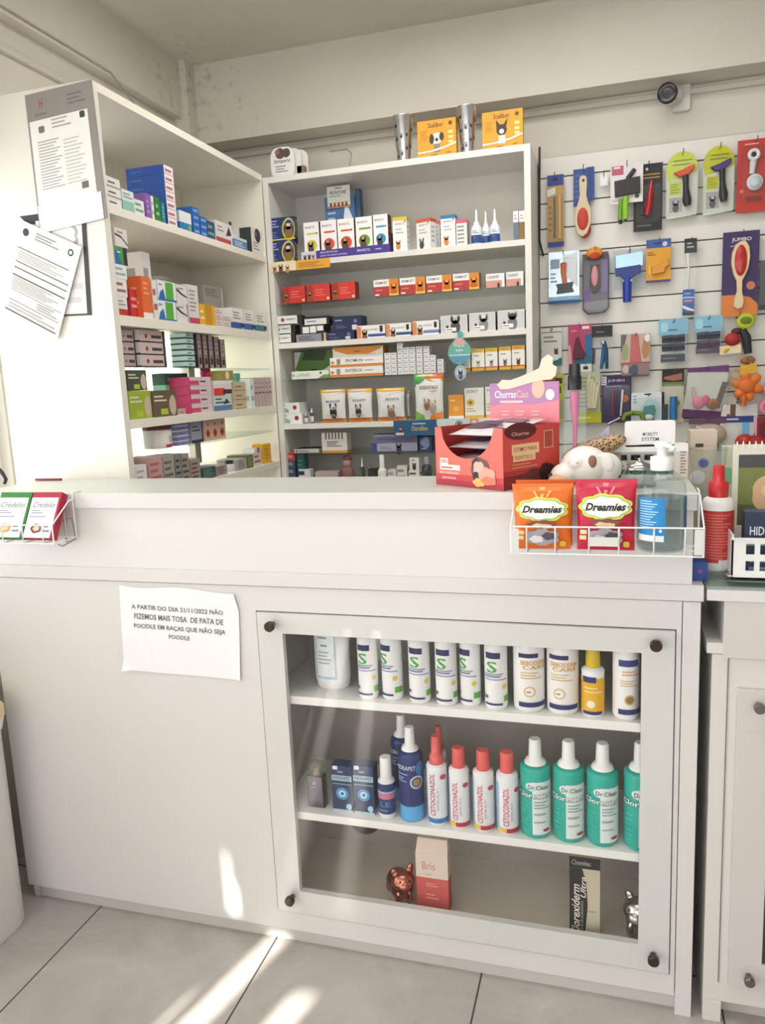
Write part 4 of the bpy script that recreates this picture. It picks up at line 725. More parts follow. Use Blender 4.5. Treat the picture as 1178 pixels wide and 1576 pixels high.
# ------------------------------------------------------------ hanging goods
class Hang:
    def __init__(s,name,label,cat,bb,Y=SY-.035,hook=True,group=None,short=None):
        s.bb=bb; x0,y0,x1,y1=bb; ym=(y0+y1)/2; xm=(x0+x1)/2; s.Y=Y
        a=aY(x0,ym,Y);b=aY(x1,ym,Y);c=aY(xm,y0,Y);d=aY(xm,y1,Y)
        s.w=b.x-a.x; s.h=c.z-d.z; s.t=thing(name,label,cat,((a.x+b.x)/2,Y,d.z),0,group)
        if hook:
            hx=(a.x+b.x)/2; hz=c.z-.014; hk=thing('display_hook','wire hook holding the '+' '.join((short or label).split()[:12]),'hook',(hx,SY,hz),0,'slatwall hooks')
            MB().tube([(0,-.001,.0),(0,-(SY-Y)-.05,0),(0,-(SY-Y)-.055,.012)],.0016,'8c8c90:metal').build('wire',hk); MB().box(-.006,.006,-.002,0,-.01,.014,'a8a8aa:metal').build('back_clip',hk)
    def P(s,u,v): x0,y0,x1,y1=s.bb; return ((u-x0)/(x1-x0)-.5)*s.w,(y1-v)/(y1-y0)*s.h
    def k(s): return s.w/(s.bb[2]-s.bb[0])
    def card(s,x0,y0,x1,y1,col,ops=(),th=.003,y=0,name='backing_card',r=0):
        a,z1=s.P(x0,y0);b,z0=s.P(x1,y1); m=MB(); w_,h_=b-a,z1-z0
        if r: m.plate(rrect(a,b,z0,z1,min(w_,h_)*r),y,y+th,col,.0003)
        else: m.box(a,b,y,y+th,z0,z1,col)
        m.prn(Face(lambda u,v,e:(a+u*w_,y-e,z0+v*h_),w_,h_),ops); m.build(name,s.t); return s
    def ell(s,cx,cy,rx,ry,d,col,y=-.006,name='pad',rot=0):
        c=s.P(cx,cy); k=s.k(); m=MB(); m.ell((c[0],y,c[1]),(rx*k,d,ry*k),col,rot=rot); m.build(name,s.t); return s
    def plate(s,pts,col,th=.01,y=-.01,name='shape',ch=.0015):
        m=MB(); m.plate([s.P(*p) for p in pts],y,y+th,col,ch); m.build(name,s.t); return s
    def stick(s,pts,rs,col,y=-.01,name='handle'):
        k=s.k(); m=MB(); m.tube([(s.P(*p)[0],y,s.P(*p)[1]) for p in pts],[r*k for r in rs],col,12)
        m.build(name,s.t); return s
    def ring(s,cx,cy,rx,r,col,y=-.01,name='ring'):
        c=s.P(cx,cy); k=s.k(); m=MB(); m.tube([(c[0]+rx*k*math.cos(a*PI/10),y,c[1]+rx*k*math.sin(a*PI/10)) for a in range(20)],r*k,col,8,closed=True); m.build(name,s.t); return s
    def film(s,x0,y0,x1,y1,d=.014,col='fbfcfc:film',y=0,name='clear_blister'):
        a,z1=s.P(x0,y0);b,z0=s.P(x1,y1); m=MB(); m.plate(rrect(a,b,z0,z1,min(b-a,z1-z0)*.12),y-d,y-.0005,col,.003); m.build(name,s.t); return s
# row 1
H=Hang('comb_pack','tan pack with a blue header holding a long comb, top left of the slatwall','grooming comb',(843,269,868,380))
H.card(843,269,868,380,'b98f4a',[('r',0,.85,1,1,'2c4488'),('r',.3,.92,.65,.95,'1c2648'),('q',[(0,.8),(.5,.83),(.5,.74),(0,.7)],'e0dcd4'),('r',0,0,1,.07,'2a3a84'),('r',.35,.12,.52,.7,'6c5c48'),('l',.08,.2,.3,.6,5,'8c6a34')])
H.stick([(862,300),(862,368)],[2.2,2.4],'d8b070',-.006,'comb_spine').film(846,292,866,372,.012)
H=Hang('wooden_brush','wooden oval brush with a red pad on a blue card, upper slatwall','pet brush',(883,257,915,365))
H.card(883,259,908,316,'35508c',[('l',.1,.2,.9,.9,5,'4a68a8')],y=.004).card(903,257,915,308,'2f4a8c',[],y=.009,name='second_card')
H.plate([(893,272),(898,270),(903,272),(904,280),(903,300),(906,312),(910,325),(910,345),(904,360),(897,365),(890,360),(885,345),(885,325),(890,312),(893,300),(892,280)],'d8c3a0:plastic',.008,-.008,'brush_body',.002)
H.ell(897.5,337,8.6,17,.006,'c23c2c',-.009,'bristle_pad').ell(898.5,278,2,2.2,.002,'3a2c20',-.009,'hanging_hole').ell(900,352,10,14,.004,'b8322a',.006,'rear_pad')
H=Hang('price_tag_clip','empty clear price tag hanging between the wooden brush and the white slicker card','price tag',(924,267,936,286),short='empty clear price tag')
H.card(924,268,936,286,'e4e8e8',[('r',.15,.15,.85,.8,'f0f0ee')],.001,name='tag_plate')
H=Hang('slicker_brush_pack','white card with a black slicker brush on a bright green handle','pet brush',(940,251,990,345),Y=SY-.062)
H.card(940,251,990,312,'e2dddc',[('r',.04,.72,.4,.95,'b85a6c'),('r',.1,.88,.3,.93,'e8d8d8'),('c',.82,.15,.07,'5c5058'),('l',.05,.03,.6,.12,1,'b0a8a8')])
H.plate([(946,278),(985,274),(986,299),(947,302)],'2b2b2d',.014,-.016,'brush_head').stick([(966,276),(977,262)],[3.6,3],'343436',-.008,'neck').stick([(964,303),(963,318),(964,338)],[4.4,5,4],'8cc22c',-.012).stick([(956,306),(955,338)],[3.4,3.6],'6aa024',-.003,'rear_handle').stick([(956,338),(956,344)],[3.4,3],'232325',-.003,'handle_end').ell(963.5,338,3,3,.004,'3c4a20',-.016,'hole')
H=Hang('dematting_tool_pack','black pack with a glossy red-handled tool','grooming tool',(976,252,1020,355))
H.card(976,252,1020,355,'222122',[('r',0,.78,.9,.8,'b8843c'),('r',0,.83,.9,.85,'b8843c'),('c',.45,.92,.05,'c8c8c8'),('l',.1,.05,.9,.12,1,'5a5a5a')]).stick([(1003,279),(1002,296),(999,318),(996,332)],[1.6,4.6,5.8,3.5],'a82024:gloss',-.012,'red_handle').film(979,284,1017,344,.018).stick([(988,292),(990,330)],[2,3],'38383a',-.006,'blade_holder')
def desh(bb,col,hc,label,dx):
    x0,y0,x1,y1=bb; H=Hang('deshedding_tool_pack',label,'deshedding tool',bb); n=[]
    cx=(x0+x1)/2; rx=(x1-x0)/2*.92
    P=[(cx+rx*math.cos(PI-PI*i/14),y0+28-28*math.sin(PI*i/14)) for i in range(15)]+[(x1-2,y1-10),(x1-4,y1-4),(x0+5,y1),(x0+3,y1-4)]
    H.plate(P,'d8dbcf',.002,0,'backing_card',.0003)
    H.plate([p for p in P[:15]]+[(x1-6,y0+34),(x0+6,y0+44)],col,.001,-.0012,'printed_top',.0003)
    H.card(x0+8,y0+46,x0+26,y0+66,col,[('l',.1,.1,.9,.9,4,'8c9a2c')],.0008,-.0008,'printed_label').card(x0+8,y0+70,x0+28,y1-10,'a9a9a6',[('dog',.5,.3,.5,'5c5c5c','c8c8c8')],.0008,-.0008,'photo_label')
    H.card(x0+14,y0+13,x0+42,y0+15,'7c8a2c',[],.0008,-.0022,'print_line').card(x0+12,y0+19,x0+40,y0+21,'7c8a2c',[],.0008,-.0022,'print_line')
    H.plate([(x0+dx,y0+33),(x0+dx+14,y0+29),(x1-9,y0+22),(x1-8,y0+28),(x1-20,y0+40),(x0+dx+8,y0+40)],hc,.016,-.02,'tool_head',.003)
    H.stick([(x0+dx+18,y0+38),(x0+dx+19,y0+58),(x0+dx+21,y0+78),(x0+dx+22,y1-18)],[5,4.6,7.2,5],'1d1d20:plastic',-.014).film(x0+3,y0+16,x1-4,y1-4,.03)
desh((1023,233,1077,336),'c3d24a','d8482c','lime-topped clear pack with an orange deshedding tool',14)
desh((1080,224,1133,330),'c4c41e','4a2c84','yellow-topped clear pack with a purple deshedding tool',13)
H=Hang('massage_tool_pack','red pack with two white round dispensers at the right edge of the slatwall','grooming tool',(1135,214,1188,326))
H.card(1135,214,1188,326,'bf3a30',[('l',.2,.92,.8,.96,1,'e8b0a8'),('c',.15,.3,.06,'e0857c'),('r',.25,.15,.75,.22,'8a2a20')]).ring(1159,239,7,3.2,'e8e8e8:gloss',-.016,'upper_ring').ell(1159,239,4,4,.006,'3a3a3c',-.012,'ring_centre').stick([(1159,248),(1157,268)],[5.5,4],'d8dada',-.01,'neck').ell(1162,281,13,13.5,.014,'dfe2e4:gloss',-.012,'round_pad').ell(1162,281,9,9.5,.006,'c4d0d4:gloss',-.023,'pad_face').film(1141,226,1186,312,.028)
# row 2
H=Hang('slicker_brush_pack','pale blue shiny pack with an orange-handled slicker brush','pet brush',(845,387,892,467))
H.card(845,387,892,467,'c4d2de:foil',[('r',.06,.68,.36,.86,'8ca0b8'),('r',0,0,1,.06,'2c5890'),('r',0,.06,1,.14,'8cc0dc'),('l',.06,.4,.3,.62,3,'7a90a8'),('q',[(.45,.9),(.95,.98),(.95,.3),(.6,.5)],'e8eef2')]).stick([(868,406),(868,420),(870,437)],[5,4.2,3.6],'d0602c:plastic').ell(868,407,5,3,.008,'5c2a1c',-.01,'handle_end').plate([(856,437),(883,435),(881,443),(884,450),(857,452),(859,444)],'262627',.014,-.016,'brush_head').film(848,398,888,462,.02)
H=Hang('grooming_glove_pack','dark grey and purple pack with a pink oval tool','grooming glove',(896,381,938,483))
H.plate([(897,390),(936,388),(938,395),(938,474),(930,482),(905,483),(897,476)],'55505a',.004,0,'backing_card').card(899,445,908,468,'6a4a90',[],.0008,-.001,'purple_patch').card(926,400,936,450,'7c6a94',[],.0008,-.001,'purple_strip').plate([(899,464),(936,462),(936,474),(928,481),(906,481),(899,474)],'85858a',.001,-.0012,'grey_foot')
H.plate([(909,408),(923,408),(925,440),(920,450),(912,450),(908,440)],'3a2c30',.012,-.013,'tool_body').ell(916,425,5.3,16,.006,'d88a94',-.014,'pink_grip').ell(915.5,390,12.5,9.5,.012,'dd8f28',-.014,'orange_ball').ell(916,395,9,5.5,.006,'b83c20',-.024,'red_patch').film(899,400,936,478,.02)
H=Hang('deshedding_tool_pack','foil pack with a wide royal blue deshedding rake','deshedding tool',(944,382,995,471))
H.card(944,383,995,445,'f0f3f5:film',[],.001).plate([(947,392),(990,388),(990,410),(948,414)],'a8c8e0:foil',.004,-.005,'foil_label').plate([(947,412),(986,409),(987,421),(978,424),(972,429),(961,429),(955,424),(948,424)],'1f3680:plastic',.018,-.02,'rake_head').stick([(966,428),(966,434),(966,465)],[6,7.2,6.6],'1d3f9a:plastic',-.012).card(959,431,974,434,'a8b0b8',[],.002,-.024,'steel_band')
H=Hang('nail_tool_card','orange card with a blue top and a small yellow tool','nail tool',(995,368,1033,434))
H.card(995,368,1033,434,'dda02e',[('r',0,.8,1,1,'3a5c9c'),('r',.3,.88,.65,.92,'26365c'),('r',0,.0,1,.05,'4a4480'),('c',.75,.88,.1,'c8ccd8'),('l',.05,.62,.4,.72,2,'6a4a20'),('r',.1,.2,.2,.4,'e8b84a')]).plate([(1003,410),(1017,406),(1020,399),(1028,399),(1030,408),(1024,414),(1023,420),(1004,422)],'d8901c:gloss',.012,-.013,'yellow_tool')
H=Hang('toothbrush_pack','narrow clear pack with a black header and blue label','toothbrush',(1052,367,1073,486))
H.card(1053,367,1072,389,'26282e',[('l',.2,.3,.8,.8,2,'b8b8b8')],.001,-.001,'header').card(1052,445,1070,485,'2458a8',[('r',0,.66,1,.7,'e0e4ea'),('r',0,.48,1,.51,'c83c3c'),('l',.1,.5,.9,.92,3,'8ab0e0'),('q',[(0,.3),(.4,.2),(1,.14),(1,.2),(.5,.3),(0,.4)],'e8ecf0'),('r',0,0,1,.14,'2c3440')],.0012,-.002,'blue_label').stick([(1058,390),(1060,415),(1058,445)],[2.6,2,2.6],'e4e2dc').film(1053,372,1071,484,.008)
H=Hang('wooden_brush_card','purple and orange card with a big wooden oval brush','pet brush',(1112,356,1168,487))
H.card(1112,356,1168,487,'3d2f5c',[('q',[(0,0),(1,.0),(1,.14),(.8,.22),(.5,.26),(0,.26)],'d8803c'),('tb','JUMBO',.24,.875,.78,.93,'e8e4ec'),('l',.2,.82,.85,.85,1,'a89cc0'),('c',.8,.36,.12,'c87a5c')])
H.plate([(1140,371),(1147,372),(1152,380),(1154,395),(1152,412),(1147,425),(1143,432),(1143,450),(1146,465),(1144,474),(1137,476),(1131,472),(1131,462),(1135,448),(1134,432),(1129,422),(1125,405),(1126,388),(1131,376)],'e0c8a0:plastic',.012,-.014,'brush_body',.003).ell(1139.5,401,9.6,25,.008,'b83028:gloss',-.015,'bristle_pad')
H=Hang('black_pack','dark grey flat pack cut by the right edge, beside the purple brush card','pack',(1170,400,1195,476)); H.card(1170,400,1195,476,'5a5a5c',[('r',0,0,1,.1,'3a3a3c'),('c',.4,.85,.1,'a8a8a8')],.006)
# row 3
H=Hang('dental_finger_pack','white card with a small brown dog and a teal foot, left end of its row','pack',(834,505,865,563))
H.card(834,505,865,563,'dcdcd4',[('r',0,0,1,.2,'2c6a68'),('r',0,.88,1,.9,'5a4a48'),('l',.1,.6,.8,.82,2,'8a8a84'),('dog',.72,.35,.2,'5a4030','c8a878'),('b',.5,.22,.35,.08,4,.15,'e4e8e4'),('r',.5,.93,.55,1,K)],.004)
H=Hang('grooming_tool_pack','magenta and blue pack with a dark red tool','grooming tool',(875,497,912,562))
H.card(875,499,911,562,'b84468',[('r',.72,0,1,.75,'2c6a9c'),('q',[(.2,0),(1,0),(1,.25),(.3,.15)],'2c6c80'),('r',.6,.88,.9,.95,'f0e8e8'),('l',.1,.8,.5,.9,1,'d87a94'),('q',[(0,0),(.18,0),(.1,.5),(0,.5)],'e0a098')]).plate([(887,520),(891,518),(896,535),(902,545),(898,552),(882,552),(884,535)],'5c1c30',.012,-.013,'tool')
H=Hang('nail_clipper_pack','clear pack with a black header and blue-handled clippers','nail clipper',(911,500,944,572))
H.card(911,501,943,519,'26252a',[('l',.2,.35,.8,.6,1,'77777c')],.002,-.002,'header').stick([(931,525),(930,540),(926,568)],[2,4,2.4],'2c5a84').stick([(931,525),(933,540),(935,568)],[2,4,2.4],'24486c',-.012,'second_handle').ell(929,528,3.4,4.5,.006,'b0b4b8:metal',-.012,'blades').stick([(915,535),(914,560)],[2.4,2.4],'2a3038',-.006,'spring').film(913,516,943,571,.014)
H=Hang('chew_toy_pack','red and patterned shiny pack of chew toys in the middle of its row','pet toy',(956,512,1001,579))
H.card(956,514,1001,560,'c9a890',[('q',[(.35,1),(.6,1),(.72,0),(.3,0)],'c4342c'),('q',[(0,1),(.2,1),(.1,.5),(0,.4)],'3a2c28'),('b',.15,.4,.1,.25,4,.2,'8a9a4c'),('b',.85,.5,.12,.3,5,.2,'b87a3c'),('b',.9,.85,.08,.12,3,.2,'f0ece8'),('r',0,.0,1,.06,'a8383c')],.006).card(957,560,1000,579,'8c6a6a',[('b',.45,.5,.15,.4,3,.2,'2c304c'),('b',.15,.6,.1,.3,3,.2,'c8b8b0'),('r',.0,0,1,.08,'5c4048')],.006,-.001,'lower_half').film(956,512,1001,577,.016)
def rolls(bb,c1,c2,label):
    x0,y0,x1,y1=bb; H=Hang('waste_bag_pack',label,'waste bag rolls',bb)
    H.card(x0,y0,x1,y0+24,'86bcd4',[('l',.3,.2,.8,.42,1,'4c6c80'),('b',.2,.5,.12,.3,4,.2,'a8d4e4'),('c',.5,.8,.03,'3a4a54')],.003,-.002,'header')
    for j in range(2):
        for i in range(2): H.stick([(x0+5+i*18,y0+31+j*13),(x0+22+i*18,y0+30+j*13)],[6.3,6.3],c1 if j==0 else c2,-.012,'bag_roll')
    H.card(x0+4,y1-14,x1-4,y1-2,c2,[('l',.1,.3,.9,.7,1,'6a7080')],.012,-.012,'lower_roll').film(x0+2,y0+20,x1-1,y1,.026)
rolls((1014,491,1059,559),'1d2434','232c40','blue-headed pack of black bag rolls')
rolls((1068,486,1112,546),'232448','4a2c48','blue-headed pack of navy and maroon bag rolls')
H=Hang('fruit_toy','lime ring tagged toy with a red ball and a black figure','pet toy',(1107,480,1165,562))
H.ell(1147,495,14,13,.008,'b8c828',-.008,'lime_disc').ell(1147,494,9,6,.003,'6a7a1c',-.016,'disc_print').ell(1127,522,12,11,.018,'a82426',-.02,'red_ball').plate([(1107,532),(1140,530),(1141,543),(1108,545)],'e8d8b0',.002,-.024,'cream_tag',.0003).stick([(1142,508),(1148,520),(1152,545)],[6,8,6],'26262a',-.014,'black_figure').ell(1134,510,9,6,.01,'4a1c24',-.01,'dark_ball').stick([(1120,535),(1114,541)],[3,2],'d8b82c',-.026,'yellow_bit').ell(1152,555,12,7,.012,'96643c',-.01,'brown_ball')
# row 4
H=Hang('treat_toy_pack','yellow-green pack half behind the pink header card','pack',(838,576,869,650))
H.card(838,576,869,650,'b4b82c',[('r',0,.6,.6,.95,'a86c2c'),('r',.55,.8,.9,.92,'2c3420'),('r',.6,.6,.85,.75,'5a6024'),('r',.0,.08,1,.45,'9a9c6c'),('l',.1,.2,.8,.4,2,'6c6c40')],.01)
H=Hang('bone_toy_pack','clear lime-edged pack with pale bone-shaped chews behind the pink brush tube','chew pack',(880,560,926,652))
H.card(893,560,911,572,'e8e6e0',[('r',.3,.3,.7,.7,K)],.002,-.001,'header').card(882,572,924,634,'c5c6a4',[('l',.1,.1,.9,.9,8,'9a9c80'),('r',.0,.0,.08,1,'c8d048')],.003).card(880,634,926,651,'b9bd20',[('l',.1,.3,.9,.7,1,'dfe07a')],.004,-.001,'lime_foot')
for i in range(4): H.stick([(908+i*4.5,578+i*5),(905+i*4.5,604+i*3),(907+i*3,628)],[3.4,2.3,3.2],'d8d0b0',-.008,'bone_chew')
H.film(881,572,925,640,.016)
H=Hang('toothbrush_card','dark purple card with upright red and white toothbrushes and an orange dot','toothbrush',(925,576,972,650))
H.card(927,577,972,650,'35284e',[('tb','JUMBO',.2,.84,.78,.91,'d0c8dc'),('l',.1,.74,.95,.79,1,'8c80a0'),('c',.78,.5,.13,'cc6a48'),('r',.34,.15,.37,.65,'a83048')]).stick([(959,600),(956,640)],[1.8,1.6],'dad8de',-.006,'white_brush').stick([(944,600),(944,640)],[1.4,1.2],'a02c40',-.006,'red_brush').stick([(950,600),(951,640)],[1.2,1.2],'40305c',-.006,'purple_brush').card(926,579,934,592,'cfccd4',[('l',.1,.1,.9,.9,3,'6a6478')],.001,-.002,'price_sticker').film(928,592,970,648,.01)
H=Hang('treat_toy_pack','white pack with a teal jar-shaped toy','pet toy',(972,604,1023,660))
H.card(972,604,1023,660,'dfe7ea',[('r',.4,.93,.6,.97,K),('l',.05,.7,.2,.95,3,'8ab0b8'),('b',.6,.5,.28,.3,5,.1,'c0d8dc')]).plate([(992,625),(1007,623),(1010,632),(1006,640),(1009,650),(990,650),(993,640),(990,632)],'4f8c8c',.012,-.013,'teal_toy').ell(999,642,7,5,.008,'ccd4cc',-.016,'pale_ball').film(975,612,1020,658,.018)
H=Hang('dental_treat_pack','black-topped pack with dark chews and a blue cylinder below','chew pack',(1019,568,1053,650))
H.card(1019,568,1053,650,'c8bfa4',[('r',0,.72,1,1,'2a211e'),('q',[(.1,.86),(.9,.92),(.9,.8),(.5,.78),(.1,.82)],'a86a5c'),('r',0,.68,1,.76,'6c8430'),('c',.7,.36,.14,'8a8a3c'),('r',0,0,.3,.35,'2c3a40')],.006).stick([(1037,610),(1037,645)],[6,6],'1f6fae:plastic',-.012,'blue_cylinder').film(1021,590,1051,648,.012)
H=Hang('resealable_toy_bag','large clear bag with purple bands and pink toys','pet toy',(1050,563,1123,648))
H.plate([(1058,566),(1121,563),(1122,574),(1058,572)],'6a3a74',.003,-.001,'purple_top',.0003).plate([(1059,572),(1121,574),(1112,635),(1052,632)],'ccccc0',.002,0,'bag_back',.0003).plate([(1052,628),(1112,634),(1110,644),(1050,641)],'5a2c5c',.004,-.002,'purple_foot',.0003)
H.ell(1075,619,9,10,.01,'d87a98',-.012,'pink_toy').ell(1087,615,6,8,.01,'d05a84',-.012,'pink_toy').ell(1098,622,10,9,.012,'96603c',-.012,'brown_toy').stick([(1066,595),(1072,625)],[2.4,2.4],'e0a8b0',-.008,'pink_stick').plate([(1112,588),(1120,590),(1108,630),(1100,626)],'5a4a38',.004,-.008,'dark_strap').film(1056,570,1120,632,.022)
H=Hang('rope_flower_toy','orange flower-shaped plush with a loop of rope','pet toy',(1121,548,1174,628))
H.ring(1146,557,9,1.3,'c0a070',-.016,'rope_loop')
for i in range(6):
    a=2*PI*i/6+.3; H.ell(1150+16*math.cos(a),594+15*math.sin(a),10,7.5,.012,'e0792a',-.02,'petal',rot=-a)
H.ell(1149,594,14,13,.016,'d8702a',-.024,'flower_centre').plate([(1137,563),(1163,560),(1163,574),(1138,577)],'dda82c',.004,-.03,'yellow_bow').stick([(1146,607),(1143,624)],[4,5],'d86c28',-.024,'stem_petal').ring(1131,575,7,1.2,'c89a5c',-.02,'rope_loop')
H=Hang('wipes_pack','white and dark blue pack below the orange flower toy','pack',(1108,612,1166,690))
H.card(1110,622,1166,650,'dcdad6',[('r',0,0,.45,.2,'2c3c80'),('c',.2,.4,.05,'a83040'),('r',.25,.3,.4,1,'6a4a3c'),('r',.5,.1,1,.16,K)],.004).card(1108,640,1166,690,'c9ccc8',[('r',0,.8,1,1,'2f3f84'),('r',.6,.2,.8,.8,'6fb4dc'),('r',.9,0,1,1,'e0b8c8'),('r',.1,.88,.5,.93,'d0d4e4'),('b',.3,.4,.2,.3,3,.2,'d8d8d0')],.006,-.002,'lower_pack')
H=Hang('pink_toy','pink ring above a dark red toy at the right edge of the frame','pet toy',(1166,590,1196,680))
H.ring(1182,626,11,4.5,'d8809c:gloss',-.02,'pink_ring').ell(1182,600,13,10,.012,'b88a9c',-.012,'mauve_ball').card(1166,642,1196,680,'8c2428',[('b',.5,.5,.35,.3,4,.2,'6a1c20')],.02,-.01,'red_body')
H=Hang('loofah_toy','beige rounded pack with crumpled film below the purple-banded bag','pet toy',(1056,644,1120,700))
H.ell(1090,668,28,18,.03,'b8a896',-.02,'beige_roll').stick([(1070,655),(1085,662),(1075,672)],[3,3,2],'d8ccb8',-.045,'fold').card(1060,644,1118,652,'6a4460',[],.003,-.004,'dark_header')
H=Hang('rubber_toy','red lumpy rubber toy above the spiral calendar','pet toy',(1130,664,1185,690))
H.ell(1145,678,14,12,.02,'b8261e',-.02,'left_lobe').ell(1164,680,16,11,.02,'a8241e',-.02,'right_lobe').ell(1145,676,5,5,.008,'d84a3a',-.036,'bump')
H=Hang('rubber_bone','olive green arched rubber bone below the purple toothbrush card','pet toy',(956,632,992,650),hook=True)
H.stick([(959,646),(963,637),(975,635),(986,636),(990,645)],[3.6,4,4,4,3.6],'6f8a2c',-.03,'arched_bone')
H=Hang('metal_comb','steel comb hanging at the bottom of the purple card','grooming comb',(935,640,956,655)); H.stick([(937,652),(955,643)],[2.6,2],'9a98a8:metal',-.02,'comb_bar')
for y_,x_ in ((652,852),(690,868),(690,930)):
    pass
# ------------------------------------------------------------ cctv camera and cable trunking
p=aY(1055,152,WY); cc=thing('security_camera','white wall-mounted security camera with a black round lens hood','camera',(p.x-.012,WY,p.z))
m=MB(); m.plate(rrect(-.034,.03,-.048,.05,.008),-.022,-.0,'d8d6d0:plastic',.003); m.build('wall_box',cc)
MB().ell((-.03,-.05,.0),(.03,.034,.03),'dad8d2:plastic').build('joint',cc)
m=MB(); m.M=Matrix.Translation((-.052,-.095,-.006))@Matrix.Rotation(-.25,4,'Z')@Matrix.Rotation(PI/2+.1,4,'X'); m.lathe([(.033,-.05),(.036,0),(.0365,.02),(.034,.022)],'d2d0ca:plastic',24); m.build('camera_body',cc)
m=MB(); m.M=Matrix.Translation((-.052,-.095,-.006))@Matrix.Rotation(-.25,4,'Z')@Matrix.Rotation(PI/2+.1,4,'X'); m.lathe([(.0355,.0225),(.035,.034),(.024,.028),(.012,.03)],'1a1516:gloss',24); m.build('lens_hood',cc)
tr=MB(); tr.box(-1.9,2.8,WY-.016,WY,2.463,2.483,'cfcac0'); tag(tr.build('cable_trunking',None,.002),'long pale cable trunking running under the beam along the back wall','cable trunking')
tr=MB(); tr.box(LX,LX+.018,-.9,1.45,2.49,2.51,'cfcac0'); tag(tr.build('cable_trunking',None,.002),'cable trunking running along the left wall below its beam','cable trunking')
tag(MB().tube([(LX+.049,.45,2.60),(LX+.05,.8,2.598),(LX+.049,1.0,2.596),(LX+.049,1.05,2.57),(LX+.049,1.2,2.5)],.003,'a8a298').build('thin_cable'),'thin cable drooping along the edge of the left beam','cable')
q=aY(540,220,WY-.01); tag(MB().tube([(q.x-.1,WY-.004,2.44),(q.x-.02,WY-.004,2.44),(q.x,WY-.004,2.42),(q.x-.03,WY-.004,2.3)],.003,'b8b2a6').build('thin_cable'),'thin cable looping down the back wall behind the shelving unit','cable')
# ------------------------------------------------------------ papers on the end panel
def sheet(name,label,cat,pts,Y,base,ops,th=.002,parts=()):
    # pts: px corners TL,TR,BR,BL on plane Y
    A=[aY(u,v,Y) for u,v in pts]; o=A[3]; ctr=(A[0]+A[1]+A[2]+A[3])/4
    t=thing(name,label,cat,ctr); w_=(A[1]-A[0]).length; h_=(A[0]-A[3]).length
    def fn(u,v,e):
        p=(A[3]*(1-u)+A[2]*u)*(1-v)+(A[0]*(1-u)+A[1]*u)*v-ctr; return (p.x,-e,p.z)
    def slab(u0,v0,u1,v1,y0,y1,col):
        m=MB(); c=[fn(*k,0) for k in((u0,v0),(u1,v0),(u1,v1),(u0,v1))]
        v=[(p[0],y0,p[2]) for p in c]+[(p[0],y1,p[2]) for p in c]; m.add(v,[(0,1,2,3),(7,6,5,4),(0,4,5,1),(1,5,6,2),(2,6,7,3),(3,7,4,0)],col); return m
    for nm,u0,v0,u1,v1,y0,y1,col,op in parts:
        m=slab(u0,v0,u1,v1,y0,y1,col); m.prn(Face(lambda u,v,e:(lambda q:(q[0],y0-e,q[2]))(fn(u,v,0)),w_,h_),op); m.build(nm,t)
    return t
tx=[('l',.12,.3,.48,.66,17,'aaa7a3'),('l',.5,.3,.82,.64,13,'c4c0ba'),('r',.7,.25,.8,.3,'6a6864'),('l',.36,.72,.68,.8,3,'a8a4a0'),('b',.82,.775,.035,.022,4,.3,'3a4440'),('b',.2,.735,.04,.022,4,.3,'6a706a')]
sheet('document_holder','grey-headed clear document holder with a permit sheet, topmost on the end panel','document holder',((38,147),(140,122),(165,335),(62,360)),YL-.006,'',None,parts=[
 ('grey_backing',0,0,1,1,.0,.004,'8f8884:plastic',[('tb','H',.2,.885,.25,.95,'a83a58'),('l',.62,.86,.92,.95,3,'7a6e6e'),('l',.12,.83,.4,.86,1,'7a706c')]),
 ('permit_sheet',.03,.17,.9,.805,-.001,-.0002,'e6e4df:paper',tx),
 ('loose_white_sheet',.02,.0,.96,.2,-.0022,-.0012,'f4f4f4:gloss',[]),])
sheet('floor_plan_sheet','paper with a grey sketch in a dark frame, partly hidden behind the tilted form','paper',((55,340),(128,342),(137,485),(66,488)),YL-.003,'',None,parts=[
 ('dark_frame',0,0,1.05,1,.0,.002,'35322f',[]),('sketch_paper',0,.02,.97,1,-.001,-.0002,'dedcda:paper',[('b',.6,.85,.25,.1,3,.4,'a8a6a4'),('b',.6,.86,.2,.07,3,.4,'dedcda'),('l',.5,.1,.95,.7,4,'c8c4c4')])])
sheet('tilted_form','tilted printed form with heavy black rules hanging on the end panel','paper',((32,338),(126,380),(88,524),(2,478)),YL-.012,'',None,parts=[
 ('form_sheet',0,0,1,1,.0,.001,'dfdedb:paper',[('c',.12,.9,.05,K),('c',.86,.9,.045,K),('c',.86,.9,.025,'dfdedb'),('l',.28,.86,.72,.95,3,'8a8886'),('r',.05,.72,.9,.728,K),('r',.06,.575,.95,.584,K),('r',.06,.51,.95,.52,K),('r',.06,.43,.95,.442,K),('l',.08,.6,.9,.7,4,'b4b2b0'),('l',.08,.3,.9,.42,5,'a8a6a4'),('r',.08,.28,.95,.286,'8a8886'),('r',.08,.17,.95,.176,'6a6866'),('l',.55,.19,.95,.27,3,'9a9896'),('r',.06,.05,.95,.062,K),('l',.1,.08,.95,.15,2,'a8a6a4')])])
sheet('dark_card','small black folded card showing above the tilted form','card',((30,333),(60,329),(60,345),(42,345)),YL-.002,'',None,parts=[('dark_card_face',0,0,1,1,.0,.0015,'26222c',[])])
